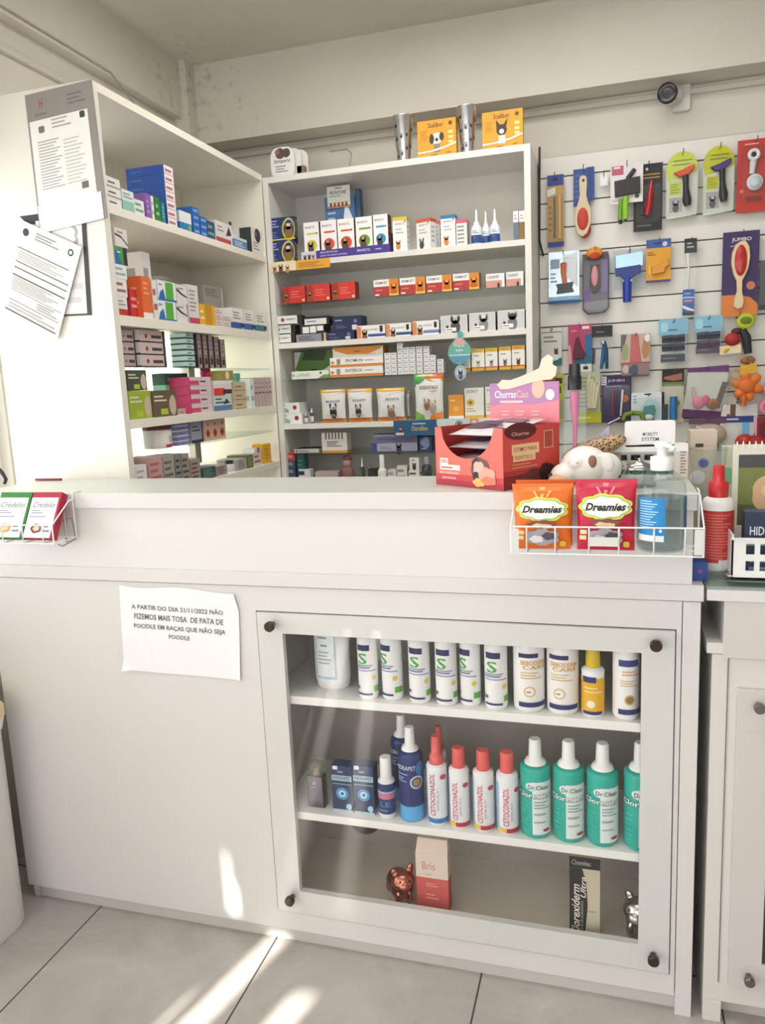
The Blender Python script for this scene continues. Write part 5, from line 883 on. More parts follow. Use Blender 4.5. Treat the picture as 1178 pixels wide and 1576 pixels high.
# notice on the counter
n0=aY(184,903,0);n1=aY(372,1046,0)
A=[aY(u,v,-.001) for u,v in((184,900),(368,912),(372,1046),(192,1030))]; ctr=(A[0]+A[1]+A[2]+A[3])/4
def nf(u,v,e):
    p=(A[3]*(1-u)+A[2]*u)*(1-v)+(A[0]*(1-u)+A[1]*u)*v-ctr
    curl=.014*max(0,u-.9)**1*10*max(0,v-.75)*4*.35+.012*max(0,.12-v)*8*max(0,(.1-u))*10+.010*max(0,u-.93)*14*(1-v)*.5
    return (p.x-max(0,u-.9)*max(0,v-.8)*.6,-.0015-curl-.0012*abs(math.sin(5*u+3*v))-.0016*math.exp(-((u-.16-.22*(.55-v))/.03)**2)*(v<.6)-e,p.z-.004*math.sin(9*u)*(v>.9))
m=MB(); m.grid(lambda u,v:nf(u,v,0),0,0,1,1,26,18,'eeeeee:paper')
m.prn(Face(nf,.34,.22,8,8),[('tb','A PARTIR DO DIA 21/11/2022 NÃO',.10,.735,.87,.80,'6a6a6e'),('tb','FIZEMOS MAIS TOSA  DE PATA DE',.12,.62,.87,.685,'6a6a6e'),('tb','POODLE EM RAÇAS QUE NÃO SEJA',.115,.50,.885,.58,'6a6a6e'),('tb','POODLE',.41,.415,.59,.465,'6a6a6e')],.0006,.0002)
o=m.build('paper_notice'); o.location=ctr; tag(o,'white paper notice taped on the counter front with four printed lines','notice')
# ------------------------------------------------------------ goods on the counter top
ZT=1.2003
C_=aZ(776,756,1.2); FLp=aZ(672,745,1.2); ex=(C_-FLp); wB=ex.length; rz=math.atan2(ex.y,ex.x); dB=.19; hB=.134
t=thing('treat_display_box','coral open display box of dog treats on the counter top','display box',(FLp.x,FLp.y,ZT),rz)
m=MB(); RC='cf4a40'; t_=.0015
# left (front) face with the U cut-out
U=[(0,0),(wB,0),(wB,hB),(wB*.86,hB)]+[(wB*(.48+.38*math.cos(a)),hB*(1-.52*math.sin(a))) for a in [PI*i/12 for i in range(1,12)]]+[(wB*.1,hB),(0,hB)]
n=len(U); fv=[(x,0,z) for x,z in U]+[(x,t_,z) for x,z in U]
cen=list(range(4,15))
half=[(0,1,2,3,4),]
# strips along the cut-out so that every face stays convex
bot=[(wB*i/10,0) for i in range(11)]
vs=[];fs=[]
def cuty(x):
    u=(x/wB-.48)/.38
    return hB*(1-.52*math.sqrt(max(0,1-u*u))) if abs(u)<1 else hB
NX=40
for i in range(NX+1):
    x=wB*i/NX; z=cuty(x); vs+=[(x,0,0),(x,0,z),(x,t_,0),(x,t_,z)]
for i in range(NX):
    a=4*i;b=a+4; fs+=[(a,b,b+1,a+1),(a+3,b+3,b+2,a+2),(a+1,b+1,b+3,a+3)]
m.add(vs,fs,'e0685c')
m.box(wB-t_,wB,0,dB,0,hB,RC); m.box(0,t_,0,dB,0,hB,'a8342e'); m.box(0,wB,dB-t_,dB,0,hB,'c8505c'); m.box(0,wB,0,dB,0,.002,RC)
FF=Face(lambda u,v,e:(u*wB,-e,v*hB),wB,hB)
m.prn(FF,[('r',0,0,1,.1,'a8283a'),('r',0,.1,1,.2,'c43c44'),('r',.07,.36,.2,.47,'f4e4dc'),('r',.07,.27,.38,.36,'f4e4dc'),('tb','100%',.08,.385,.19,.45,'c8403c'),('l',.09,.285,.36,.34,1,'c8403c'),('tb','MAIS SABOROSO',.07,.2,.36,.245,'f4d8d0'),('tb','QUE NUNCA',.1,.11,.32,.155,'f4d8d0'),
  ('b',.68,.3,.12,.2,5,.12,'6a4a4c'),('b',.62,.4,.05,.1,3,.2,'3a2a2e'),('b',.66,.32,.07,.12,4,.2,'d8b0a0'),('c',.62,.2,.05,'2c2024'),('b',.78,.22,.1,.12,5,.25,'d8a090'),('b',.66,.1,.07,.06,5,.3,'e8b45c'),('b',.8,.14,.09,.06,5,.3,'d87a5c')])
FR=Face(lambda u,v,e:(wB+e,u*dB,v*hB),dB,hB)
m.prn(FR,[('r',0,0,1,.22,'8c2028'),('r',0,.22,1,.3,'ac3430'),('b',.3,.93,.28,.14,0,0,'5a1820'),('tb','Churras',.14,.86,.44,.92,'e0a89c'),('r',.14,.55,.62,.72,'ecc898'),('tb','OTIMO PARA',.17,.6,.58,.67,'a83a2c'),('r',.16,.44,.55,.57,'ecc898'),('tb','DESPETISCO',.19,.47,.5,.53,'a83a2c'),('r',.7,.6,.88,.9,'d89a80'),('r',.72,.62,.86,.88,'a8483c'),('l',.14,.32,.6,.42,2,'e08a74'),
  ('b',.75,.2,.14,.14,5,.12,'3c181c'),('b',.5,.17,.12,.12,5,.12,'6a2c28'),('b',.3,.12,.08,.08,3,.2,'70302c')])
m.build('box_body',t)
hd=MB(); HH=.105
hd.M=Matrix.Translation((0,dB+.0005,hB-.012))
hd.box(0,wB,0,.0015,0,HH,'e78590')
FH=Face(lambda u,v,e:(u*wB,-e,v*HH),wB,HH)
hd.prn(FH,[('q',[(0,.48),(.3,.55),(.6,.5),(1,.6),(1,1),(0,1)],'b07ca8'),('tb','Churras',.08,.66,.4,.83,'f4ece8'),('tb','Cao',.41,.66,.58,.83,'eab0a0'),('r',.16,.55,.5,.6,'f0c8c8'),('c',.88,.72,.06,'f0dce4'),('b',.72,.86,.09,.22,0,0,'eab49c')]+[('l',.18+.22*i,.08,.34+.22*i,.4,4,'f0b4ac') for i in range(3)])
hd.build('header_card',t)
hd=MB(); hd.M=Matrix.Translation((0,dB+.0008,hB-.012))
hd.M=hd.M@Matrix.Identity(4)
pts=[(.17,.86),(.12,.97),(.2,1.08),(.32,1.06),(.45,1.12),(.62,1.22),(.74,1.3),(.78,1.5),(.86,1.58),(.93,1.5),(.92,1.36),(.98,1.3),(.96,1.12),(.9,1.04),(.8,1.04),(.6,.98),(.4,.9),(.3,.86)]
vs=[];N=len(pts)
hd.plate([(u*wB,v*HH) for u,v in pts][::-1],-.002,.0,'e0cfba',.0004)
hd.build('bone_shaped_topper',t)
rnd=random.Random(3)
for i in range(4):
    m=MB(); m.M=Matrix.Translation((wB*.5,.022,.022+.029*i+.006))@Matrix.Rotation(-1.47+.03*i,4,'X')
    bag(m,wB*.84,.145,.022,['a89098:gloss','b8a4ac:gloss','c4b8bc:gloss','d4ccd0:gloss'][i],[('b',.35,.4,.3,.2,3,.2,'5c3850'),('b',.7,.7,.2,.15,4,.2,'8a5a6c'),('l',.5,.2,.9,.4,2,'4a2838')],n=12)
    o=m.build('treat_packet'); o.location=t.location; o.rotation_euler.z=rz
    tag(o,'foil treat packet lying in the coral box, '+['lowest of four','second from the bottom','third from the bottom','topmost'][i],'treat packet','foil packets in the coral box')
# wire baskets
def basket(name,label,x0,x1,yf,zb,zt,xs,zhook=1.201,side_up=.05,tags=()):
    t=thing(name,label,'basket',((x0+x1)/2,-.012,zb)); o=Vector(((x0+x1)/2,-.012,zb)); m=MB(); r=.0018; c='e9e9e8:plastic'
    q=lambda x,y,z:(x-o.x,y-o.y,z-o.z)
    m.tube([q(x0,yf,zt),q(x1,yf,zt)],r,c); m.tube([q(x0,yf,zb),q(x1,yf,zb)],r,c); m.tube([q(x0,-.016,zb),q(x1,-.016,zb)],r,c)
    for x in xs: m.tube([q(x,yf,zt),q(x,yf,zb),q(x,-.016,zb),q(x,-.016,zt+side_up)],r,c)
    for x in(x0,x1): m.tube([q(x,yf,zb),q(x,yf,zt),q(x,-.03,zt+side_up),q(x,-.014,zt+side_up),q(x,-.014,zhook+.0015),q(x,.02,zhook+.0015)],r,c); m.tube([q(x,yf,zb),q(x,-.016,zb),q(x,-.016,zt+side_up)],r,c)
    m.tube([q(x0,-.016,zt+side_up),q(x1,-.016,zt+side_up)],r,c); m.tube([q(x0,(yf-.016)/2,zb),q(x1,(yf-.016)/2,zb)],r,c)
    m.build('wire_frame',t)
    for a,b,z0,z1,y in tags:
        k=MB(); k.M=Matrix.Translation((-o.x,-o.y,-o.z)); k.box(a,b,y,y+.001,z0,z1,'d6d8d2'); k.build('price_holder',t)
    return t
YF=-.115; zb=1.091; ztp=1.146
gx=lambda u,v=835:aY(u,v,YF).x
basket('wire_basket','white wire basket hooked on the right end of the counter top',gx(787),gx(1084),YF,zb,ztp,[gx(u) for u in(811,855,907,953,1007,1055)],tags=[(gx(788),gx(799),zb+.002,ztp-.004,YF-.003),(gx(908),gx(952),zb+.018,zb+.036,YF-.003),(gx(1069),gx(1083),zb+.004,ztp-.002,YF-.003)])
gx2=lambda u:aY(u,810,-.1).x
basket('wire_basket','white wire basket at the left end of the counter holding flea tablets',aY(-70,808,-.1).x,gx2(80),-.1,1.088,1.134,[gx2(u) for u in(-40,2,33,64)])
sb=MB(); sb.tube([(.0,-.001,.0),(.025,-.001,.004),(.03,-.001,-.05),(.002,-.001,-.06)],.0018,'8c8a88',closed=True); sb.tube([(-.0,-.03,-.06),(.012,-.03,-.064),(.03,-.001,-.05)],.0018,'8c8a88')
o=sb.build('wire_side_holder'); q=aY(95,800,-.02); o.location=(q.x,-.012,q.z); tag(o,'small square wire loop hanging beside the left wire basket','wire holder')
# treat bags in the right basket
def dream(px0,px1,yt,base,rim,label,rz,Yc=-.08,second=False,dz=0):
    p=aY(px0,800,Yc-.02);q=aY(px1,800,Yc-.02); w_=q.x-p.x; zt=aY((px0+px1)/2,yt,Yc).z; h=zt-zb-.004
    m=MB()
    cl=[('b',.5,.62,.42,.17,9,.13,'e6dc58'),('b',.5,.62,.39,.15,9,.13,'a8cf6a'),('b',.5,.62,.36,.13,9,.13,'f4f4ee'),('tiB','Dreamies',.15,.57,.85,.68,'1c1c22')]
    rays=[('q',[(.48,.8),(.52,.8),(.55,.95),(.45,.95)],rim),('q',[(.4,.8),(.44,.8),(.38,.9),(.34,.9)],rim),('q',[(.56,.8),(.6,.8),(.66,.9),(.62,.9)],rim)]
    bits=[('b',.5,.4,.22,.05,7,.3,'8a4a3c'),('b',.44,.38,.09,.03,5,.3,'e8c8a0'),('b',.58,.37,.08,.03,5,.3,'e8c8a0'),('b',.5,.2,.26,.11,6,.25,'a8a4ac'),('b',.4,.17,.1,.05,5,.3,'e8e4e8'),('b',.62,.22,.1,.05,5,.3,'5a4c58'),('r',.05,.16,.17,.22,'f0d8a8'),('r',.06,.24,.18,.3,'f0d8a8'),('b',.86,.1,.05,.04,4,.2,'d8b83c')]
    bag(m,w_,h,.032,base,rays+cl+bits if not second else [],18)
    if second: pass
    o=m.build('cat_treat_bag'); o.location=((p.x+q.x)/2,Yc,zb+.003+dz); o.rotation_euler=(-.04,0,rz); tag(o,label,'treat bag'); return o
dream(787,882,744,'e2711e:plastic','f6b870','orange cat treat bag in the right wire basket',.02)
dream(793,884,738,'d8661a:plastic','f6b870','second orange treat bag standing right behind the front orange one',.0,Yc=-.042,second=True)
dream(884,982,737,'c2203f:plastic','ee8aa0','crimson cat treat bag in the middle of the right wire basket',-.03)
tag((lambda o:(setattr(o,'location',(gx(960),-.055,zb+.003)),o)[1])((lambda m:(m.box(-.0,.02,-.004,.004,0,.1,'e4e4e0'),m.build('thin_packet'))[1])(MB())),'thin pale packet squeezed between the crimson bag and the sanitizer bottle','packet')
# sanitizer
p=aY(1018,800,-.058); r=.0455; t=thing('sanitizer_bottle','clear pump bottle of sanitizer with a blue label in the right wire basket','bottle',(p.x,-.064,zb+.003)); h=aY(1018,716,-.064).z-zb
m=MB(); m.lathe([(r*.9,0),(r,.006),(r,h*.68),(r*.95,h*.76),(r*.75,h*.86),(r*.46,h*.93),(r*.43,h)],'f2f6f6:clear',32); m.build('bottle_body',t)
m=MB(); m.lathe([(r*.86,.003),(r*.95,.008),(r*.95,h*.62),(r*.94,h*.622)],'e8eeee:clear',32); m.build('liquid',t)
m=MB(); fn=lambda u,v,e:((r+e+.0004)*math.sin(-1.15+u*1.25),-(r+e+.0004)*math.cos(-1.15+u*1.25),h*(.14+.5*v))
m.prn(Face(fn,r*1.5,h*.5,14),[('r',0,0,1,1,'1f86c4'),('r',0,0,.96,.14,'e8eef0'),('l',.08,.3,.8,.95,11,'a8d4ec'),('c',.85,.25,.05,'e8eef4')]); fn2=lambda u,v,e:((r+e+.0004)*math.sin(1.05+u*.4),-(r+e+.0004)*math.cos(1.05+u*.4),h*(.14+.5*v)); m.prn(Face(fn2,.01,h*.5,4),[('r',0,0,1,1,'2c5a8a')]); m.build('label',t)
m=MB(); m.lathe([(r*.46,h-.012),(r*.48,h-.01),(r*.48,h+.014),(r*.22,h+.016),(r*.22,h+.03),(r*.32,h+.031),(r*.32,h+.04),(r*.25,h+.043)],'f0f0ee:plastic',20); m.tube([(0,0,h+.034),(.012,-.018,h+.036),(.02,-.03,h+.03)],.004,'f0f0ee:plastic'); m.build('pump',t)
# tablets in the left basket
def cred(px0,px1,ytop,base,label,col2,ani):
    p=aY(px0,835,-.09);q=aY(px1,835,-.09); w_=q.x-p.x; h=.12; d=.022
    o=pbox('flea_tablet_box',w_,d,h,base,[('r',.0,0,.93,.88,'eeeeee'),('tib','Credelio',.1,.66,.86,.78,'6a6c74'),('l',.1,.52,.5,.62,2,'8a8c94'),('l',.08,.42,.9,.5,1,'a8a8b8'),('r',.05,.36,.9,.365,'a8a8b0'),('b',.4,.2,.17,.09,5,.2,ani),('b',.4,.2,.1,.05,5,.2,'d8c0a8'),('l',.65,.1,.88,.3,2,'7a88a0')],[('b',.5,.5,.3,.2,4,.2,col2)],[('r',0,0,1,1,base)])
    o.location=((p.x+q.x)/2,-.095,1.1015); o.rotation_euler=(-.5,0,0); tag(o,label,'medicine box'); return o
cred(-12,36,737,'2a7a2c','green-edged tablet box leaning in the left wire basket','1f6424','c89a5c')
cred(38,82,737,'a81c3c','crimson-edged tablet box leaning in the left wire basket','8c1432','7a3c34')
tag(MB().tube([aY(-14,714,.06),aY(-5,719,.05),aY(3,728,.04),aY(9,738,.03),aY(7,744,.02)],[.006,.006,.006,.005,.004],'1c191c').build('black_strap'),'black strap end at the far left of the counter top','strap')
q=aZ(100,736,1.2); tag(MB().box(-.06,.03,-.004,.004,0,.006,'7c2030').build('dark_red_pen'),'dark red pen lying near the back edge of the counter top','pen'); bpy.data.objects['dark_red_pen'].location=(q.x,.245,ZT)
# plaster dog head
t=thing('dog_figurine','white plaster dog head with a brown eye patch and black nose behind the treat bags','figurine',(aY(897,720,.115).x,.115,ZT))
m=MB(); W_='efece6:plastic'
m.ell((.005,.0,.042),(.052,.04,.042),W_); m.ell((-.038,-.014,.026),(.032,.027,.023),W_,rot=.25); m.ell((.05,.012,.034),(.034,.035,.034),W_); m.ell((-.012,-.03,.05),(.018,.014,.014),W_); m.ell((.0,.03,.06),(.03,.02,.022),W_)
m.build('head',t,remesh=.0025)
MB().ell((-.069,-.025,.02),(.009,.008,.008),'1a1616:gloss').build('nose',t); MB().ell((-.05,-.036,.014),(.022,.009,.012),'e0b48c').build('muzzle_patch',t)
MB().ell((.022,-.036,.053),(.009,.005,.014),'8c6a50').build('brown_patch',t); MB().ell((-.01,-.043,.052),(.003,.003,.003),'d8d0c8').build('eye',t)
m=MB(); m.ell((.05,-.022,.05),(.016,.006,.022),W_,rot=.5); m.build('ear',t)
# patterned cloth behind
p=aY(925,690,.19); m=MB()
for i in range(1): m.ell((0,0,0),(.075,.03,.022),'a28866',rot=.3)
0 and Face(lambda u,v,e:(-.06+.12*u,-.0305*math.sqrt(max(0,1-((u-.5)*1.6)**2))*.9-.002-e,-.03+.045*u+.02*v-.0),.12,.02)
pass
o=m.build('patterned_pouch'); o.location=(p.x-.015,.2,ZT+.07); PM2=mat('a28866').copy(); N=PM2.node_tree.nodes; L=PM2.node_tree.links; vo=N.new('ShaderNodeTexVoronoi'); vo.inputs['Scale'].default_value=160; tcc=N.new('ShaderNodeTexCoord'); L.new(tcc.outputs['Object'],vo.inputs['Vector']); rr_=N.new('ShaderNodeValToRGB'); rr_.color_ramp.interpolation='CONSTANT'; rr_.color_ramp.elements[0].color=(*lin('3a2c22'),1); rr_.color_ramp.elements[1].color=(*lin('b89a72'),1); rr_.color_ramp.elements[1].position=.4; L.new(vo.outputs['Distance'],rr_.inputs[0]); L.new(rr_.outputs[0],N['Principled BSDF'].inputs['Base Color']); o.data.materials[0]=PM2; tag(o,'brown leopard-spotted pouch behind the plaster dog head','pouch')
# clear tube with pink brush
p=aY(884,705,.1)
t=thing('toothbrush_tube','clear upright tube box with a pink brush and a black cap behind the coral box','tube',(aY(885,640,.175).x,.175,ZT)); hT=aY(885,600,.175).z-ZT
MB().box(-.026,.026,-.02,.02,0,hT,'f6fafa:clear').build('clear_box',t)
m=MB(); m.tube([(-.001,0,.02),(0,0,.08),(.001,0,hT*.62),(.0,0,hT*.8),(0,0,hT*.985)],[.008,.0045,.0055,.01,.011],'d86a9c:plastic',12); m.build('pink_brush',t)
hC=aY(885,561,.175).z-ZT; m=MB(); m.lathe([(.0155,hT),(.0155,hT+.03),(.0135,hT+.032),(.0125,hC),(.01,hC+.002)],'1e1c24:plastic',20); m.build('black_cap',t)
m=MB(); m.ell((.015,0,.03),(.012,.012,.018),'2f7a40'); m.ell((.018,-.004,.045),(.006,.006,.014),'3f8c4c',rot=.4); m.build('green_leaf_insert',t)
a=aY(906,690,.262).x; b=aY(938,690,.262).x; h=aY(922,655,.262).z-ZT; m=MB(); m.plate([(0,0),(b-a,0),(b-a,h),((b-a)*.55,h*.82),(0,h*.72)][::-1],0,.0012,'cdc9e4:paper',.0002); o=m.build('lilac_leaflet'); o.location=(a,.262,ZT); tag(o,'pale lilac leaflet standing behind the leopard-spotted pouch','leaflet')
# mobility display
X0=aY(932,740,.22).x; X1=aY(1058,740,.22).x; t=thing('bottle_display','white printed counter display holding a row of black-capped bottles','display',((X0+X1)/2,.22,ZT)); w_=X1-X0
zt=aY(1000,684,.22).z-ZT; zz=aY(960,648,.22).z-ZT
m=MB(); m.box(-w_/2,w_/2,.05,.052,0,zt,'e8e6e2'); m.box(-w_/2,-w_/2+.035,-.0,.05,0,zt-.005,'b9a690'); m.box(w_/2-.03,w_/2,-.01,.05,0,zt-.0,'d8d2ca'); m.box(-w_/2,w_/2,0,.05,0,.004,'e8e6e2')
m.prn(Face(lambda u,v,e:(w_/2-.03+.03*u,-.01-e,v*zt),.03,zt),[('l',.45,.1,.95,.9,9,'8a7a6c')]); m.box(-w_/2+.02,w_/2,-.006,.0,zt-.0,zt+.0012,'efeeec')
m.build('tray',t)
m=MB(); hw=(aY(1040,660,.21).x-aY(962,660,.21).x); xh=aY(962,660,.21).x-(X0+X1)/2; m.plate(rrect(xh,xh+hw,zt-.004,zz,.006),-.011,-.009,'f2f1ef',.0003); m.box(xh-.03,w_/2-.0,-.011,-.009,zt-.016,zt-.0,'f0efed')
m.prn(Face(lambda u,v,e:(xh+hw*u,-.011-e,zt-.004+(zz-zt+.004)*v),hw,zz-zt),[('tb','MOBILITY',.36,.42,.66,.55,'4a4a4c'),('tb','SYSTEM',.34,.22,.68,.36,'4a4a4c'),('l',.3,.06,.72,.12,1,'a8a8a8')]); m.build('header',t)
for i in range(4):
    u=950+i*21; x=aY(u+8,700,.235).x; hb_=zt-.018
    bottle('supplement_bottle','white bottle with a black cap in the counter display, '+['leftmost','second from the left','third from the left','rightmost'][i],'bottle',(x,.242,ZT+.0045),.0135,hb_-.012,'e4e6e0','1a1a1c:plastic',hb=.66,sh=.74,rc_=.8,capstyle='cyl',lab=[('r',0,.0,1,.4,'1f7a5c'),('l',.2,.5,.8,.8,2,'8a9a90')],group='black-capped bottles in the counter display')
# lidded glass jar behind sanitizer
t=thing('glass_jar','wide clear jar with a silver lid behind the crimson bag','jar',(aY(985,745,.06).x,.07,ZT)); m=MB(); m.lathe([(.03,0),(.034,.004),(.034,.03),(.03,.036)],'eef2f2:clear',28); m.build('jar_body',t); MB().lathe([(.032,.0365),(.033,.042),(.02,.05),(.004,.054),(.004,.06)],'b0b0b2:metal',28).build('lid',t)
# box with window, vase, etc. on the right cabinet
ZR=1.0183
def rbox(px0,px1,yt,Y,d,base,ops,label,name='boxed_toy',cat='box',rz=0,col2=None):
    a=aY(px0,760,Y).x;b=aY(px1,760,Y).x;h=aY((px0+px1)/2,yt,Y).z-ZR
    o=pbox(name,b-a,d,h,base,ops,[('r',0,0,1,1,col2)] if col2 else []); o.location=((a+b)/2,Y,ZR+.0003); o.rotation_euler.z=rz; return tag(o,label,cat)
rbox(1061,1102,663,.33,.06,'d9c8b8',[('r',.2,.86,.5,.89,'4a3a34'),('c',.52,.72,.2,'6a7ab8'),('c',.52,.72,.13,'4a5a9c'),('b',.3,.6,.28,.06,0,0,'f4f4f2'),('r',.1,.3,.8,.5,'c8c8c8'),('l',.6,.9,.9,.95,1,'e8c8a0')],'beige box with a blue round emblem and window on the right cabinet',cat='boxed product',col2='c8b8a8')
t=thing('clear_cup','crinkled clear plastic cup in front of the beige box','cup',(aY(1088,800,.23).x,.23,ZR)); m=MB(); h=aY(1088,690,.23).z-ZR; m.lathe([(.022,0),(.024,.003),(.034,h*.7),(.04,h)],'f2f6f6:clear',20,caps=False); m.build('cup_wall',t); MB().lathe([(.041,h-.003),(.042,h),(.04,h+.003)],'f2f2f0:clear',20,caps=False).build('rim',t)
rbox(1112,1128,688,.28,.04,'d5d6be',[('b',.5,.72,.4,.08,4,.2,'8cc8a0'),('l',.2,.2,.8,.5,3,'b8b89a')],'pale green packet standing between the red spray bottle and the calendar','packet','packet')
p=aY(1105,800,.1); h=aY(1105,716,.1).z-ZR
t=thing('spray_bottle','white bottle with a red wrap label and red spray cap on the glass top','bottle',(p.x,.1,ZR)); r=.0315; hb=h*.81
m=MB(); m.lathe([(r*.9,0),(r,.005),(r,h*.64),(r*.9,h*.68),(r*.7,h*.70)],'eceae6',28); m.build('bottle_body',t)
m=MB(); fn=lambda u,v,e:((r+e+.0004)*math.sin((u-.5)*5.6),-(r+e+.0004)*math.cos((u-.5)*5.6),h*(.08+.5*v)); m.prn(Face(fn,r*5.6,h*.5,24),[('r',0,0,1,1,'c23a34'),('l',.3,.06,.68,.95,16,'d8726a'),('r',.5,-.02,.64,.06,'e4dcd8')]); m.build('wrap_label',t)
MB().lathe([(r*.62,h*.7),(r*.64,h*.84),(r*.4,h*.85),(r*.36,h*.985),(r*.3,h)],'c4262c:plastic',24).build('spray_cap',t)
t=thing('small_dish','small shiny silver dish on the glass top','dish',(aZ(1127,888,ZR).x,aZ(1127,888,ZR).y,ZR)); MB().lathe([(.008,0),(.012,.002),(.0145,.006),(.0135,.0065),(.01,.003)],'c8c8c8:metal',24).build('dish',t)
# crate
x0=aY(1129,830,.0).x; cr=thing('plastic_crate','white slotted plastic crate on the glass top at the right edge','crate',(x0,.0,ZR)); m=MB(); hc=aY(1150,828,.012).z-ZR; yb=.15; L_=.26
xs=[0.0,.026,.042,.052,.066,.078,.092,.104,.118,L_]
zs=[0,.2*hc,.44*hc,.6*hc,.86*hc,hc]
for j in range(5):
    for i in range(len(xs)-1):
        if j in(1,3) and i%2==1 and i>0: continue
        m.box(xs[i],xs[i+1],.012,.015,zs[j],zs[j+1],'eeeeec:plastic')
m.box(0,.003,.012,yb,0,hc+.006,'eeeeec:plastic'); m.box(0,L_,yb-.003,yb,0,hc,'eeeeec:plastic'); m.box(0,L_,.012,yb,0,.003,'eeeeec:plastic'); m.box(-.002,L_,.010,.013,hc-.004,hc,'eeeeec:plastic')
m.build('crate_body',cr)
o=pbox('medicine_box',.12,.04,.085,'27334f',[('r',0,.2,1,.38,'8fa39c'),('tb','HIDRAPET',.08,.45,.7,.66,'dfe3ea'),('b',.5,.82,.08,.06,4,.2,'8aa0c0')],[],[('r',0,0,1,1,'3a4a74')]); o.location=(x0+.085,.03,ZR+.0035+.045); 
tag(o,'navy box with white lettering sticking out of the white crate','medicine box'); o2=pbox('medicine_box',.12,.05,.044,'2c3550',layers('2c3550','8a94a8')[1]); o2.location=(x0+.085,.03,ZR+.0033); tag(o2,'dark box at the bottom of the white crate, seen through its slots','medicine box')
# calendar
a=aY(1130,760,.14).x; h1=aY(1150,686,.14).z-ZR
t=thing('spiral_calendar','desk calendar with a white spiral and a puppy on grass','calendar',(a,.17,ZR)); wc=.2
m=MB(); m.box(0,wc,0,.004,0,h1,'e2e0d0'); m.build('board',t)
m=MB(); z0,z1=.08,h1-.022; m.box(.012,wc-.01,-.0012,-.0002,z0,z1,'6a7a3c'); 
F=Face(lambda u,v,e:(.012+(wc-.022)*u,-.0012-e,z0+(z1-z0)*v),wc-.022,z1-z0)
m.prn(F,[('r',0,.82,1,1,'4a4a48'),('r',0,0,1,.3,'5c6430'),('b',.45,.45,.28,.3,6,.08,'d8b48a'),('b',.4,.5,.14,.12,0,0,'e8c8a4'),('b',.36,.52,.03,.02,0,0,K)]); o=m.build('photo_page',t)
gm=mat('6a7a3c').copy(); N=gm.node_tree.nodes; L=gm.node_tree.links; cr_=N.new('ShaderNodeValToRGB'); cr_.color_ramp.elements[0].color=(*lin('4c5a24'),1); cr_.color_ramp.elements[1].color=(*lin('98a05c'),1)
nz=N.new('ShaderNodeTexNoise'); nz.inputs['Scale'].default_value=120; nz.inputs['Detail'].default_value=6; L.new(nz.outputs['Fac'],cr_.inputs[0]); L.new(cr_.outputs[0],N['Principled BSDF'].inputs['Base Color']); o.data.materials[0]=gm
m=MB()
for i in range(16):
    x=.008+i*.0122; m.tube([(x,-.002,h1-.008),(x,-.004,h1+.002),(x,.001,h1+.006),(x,.006,h1+.0),(x,.005,h1-.01)],.0012,'f0f0ee')
m.build('spiral',t)
tag((lambda m:(m.box(0,.03,0,.06,0,.04,'2c4c94'),m.prn(Face(lambda u,v,e:(.03*u,-e,.04*v),.03,.04),[('c',.5,.5,.12,'c83c4c')]),m.build('blue_packet'))[2])(MB()),'small blue packet wedged between the counter and the right cabinet','packet'); bpy.data.objects['blue_packet'].location=(-.016,.03,1.0068)
# ------------------------------------------------------------ bottles inside the display cabinet
def cb(px0,px1,yt,zs,label,Yc,kind,ht=None,name='shampoo_bottle',**k):
    r=(px1-px0)/2*(Yc+1.64-.02)/1185/1.02; ymid=yt+70; x=aY((px0+px1)/2,ymid,Yc).x
    h=ht or aY((px0+px1)/2,yt,Yc-r*.5).z-zs
    return bottle(name,label,'bottle',(x,Yc,zs+.0004),r,h,lab=kind.pop('lab'),**{**kind,**k})
ZS1,ZS2,ZF=.686,.374,.1203
t=thing('shampoo_bottle','wide white jug bottle with a pale blue bordered label, upper left in the cabinet','bottle',(aY(513,1030,.1).x,.1,ZS1+.0004)); m=MB(); m.M=Matrix.Diagonal((1,.7,1,1)); m.lathe([(.036,0),(.042,.006),(.046,.03),(.046,.16),(.04,.185),(.02,.21)],'eef0f0',32); m.M=None
F=Face(lambda u,v,e:(-.035+.055*u,-.0322*math.sqrt(max(0,1-((-.035+.055*u)/.0465)**2))-e-.0006,.03+v*.15),.055,.15,8); m.prn(F,[('r',0,0,1,1,'a8c8d8'),('r',.06,.04,.94,1,'e9eeee'),('tb','Dr.Clean',.15,.8,.8,.88,'4a4a50'),('l',.15,.68,.85,.76,1,'8a9aa0'),('l',.3,.55,.8,.62,1,'6a8a98'),('l',.15,.25,.85,.5,4,'a8b4b8')]); m.build('body',t); MB().lathe([(.02,.205),(.02,.235)],'e8e8e8').build('cap',t)
S_=lambda:dict(lab=[('r',.15,.93,.6,1.05,'23285c'),('tb','S',.2,.66,.5,.88,'44a83c'),('l',.1,.5,.9,.66,3,'8a8cac'),('l',.1,.58,.9,.62,1,'8c8cb8'),('c',.72,.38,.08,'e0c848'),('r',.7,.08,.98,.2,'5aa83c'),('r',.1,.14,.22,.2,'5a5a70'),('r',.12,.02,.65,.06,'2c3060')],body='eeeeee',cap='f0f0f0:plastic',hb=.88,sh=.93,rc_=.8,capstyle='cyl',labz=(.05,.62),span=175)
for i,(a,b,w_) in enumerate(((550,585,'first'),(586,623,'second'),(628,665,'third'),(669,706,'fourth'),(707,742,'fifth'),(745,783,'sixth'))):
    k=S_(); 
    k['rz']=.22
    if i in(1,4): k['rz']=-.15
    cb(a,b,976,ZS1,f'white shampoo bottle with a green S, {w_} from the left of six in the cabinet',.052+(.008 if i in(1,4) else 0),k,ht=.215,group='green S shampoo bottles')
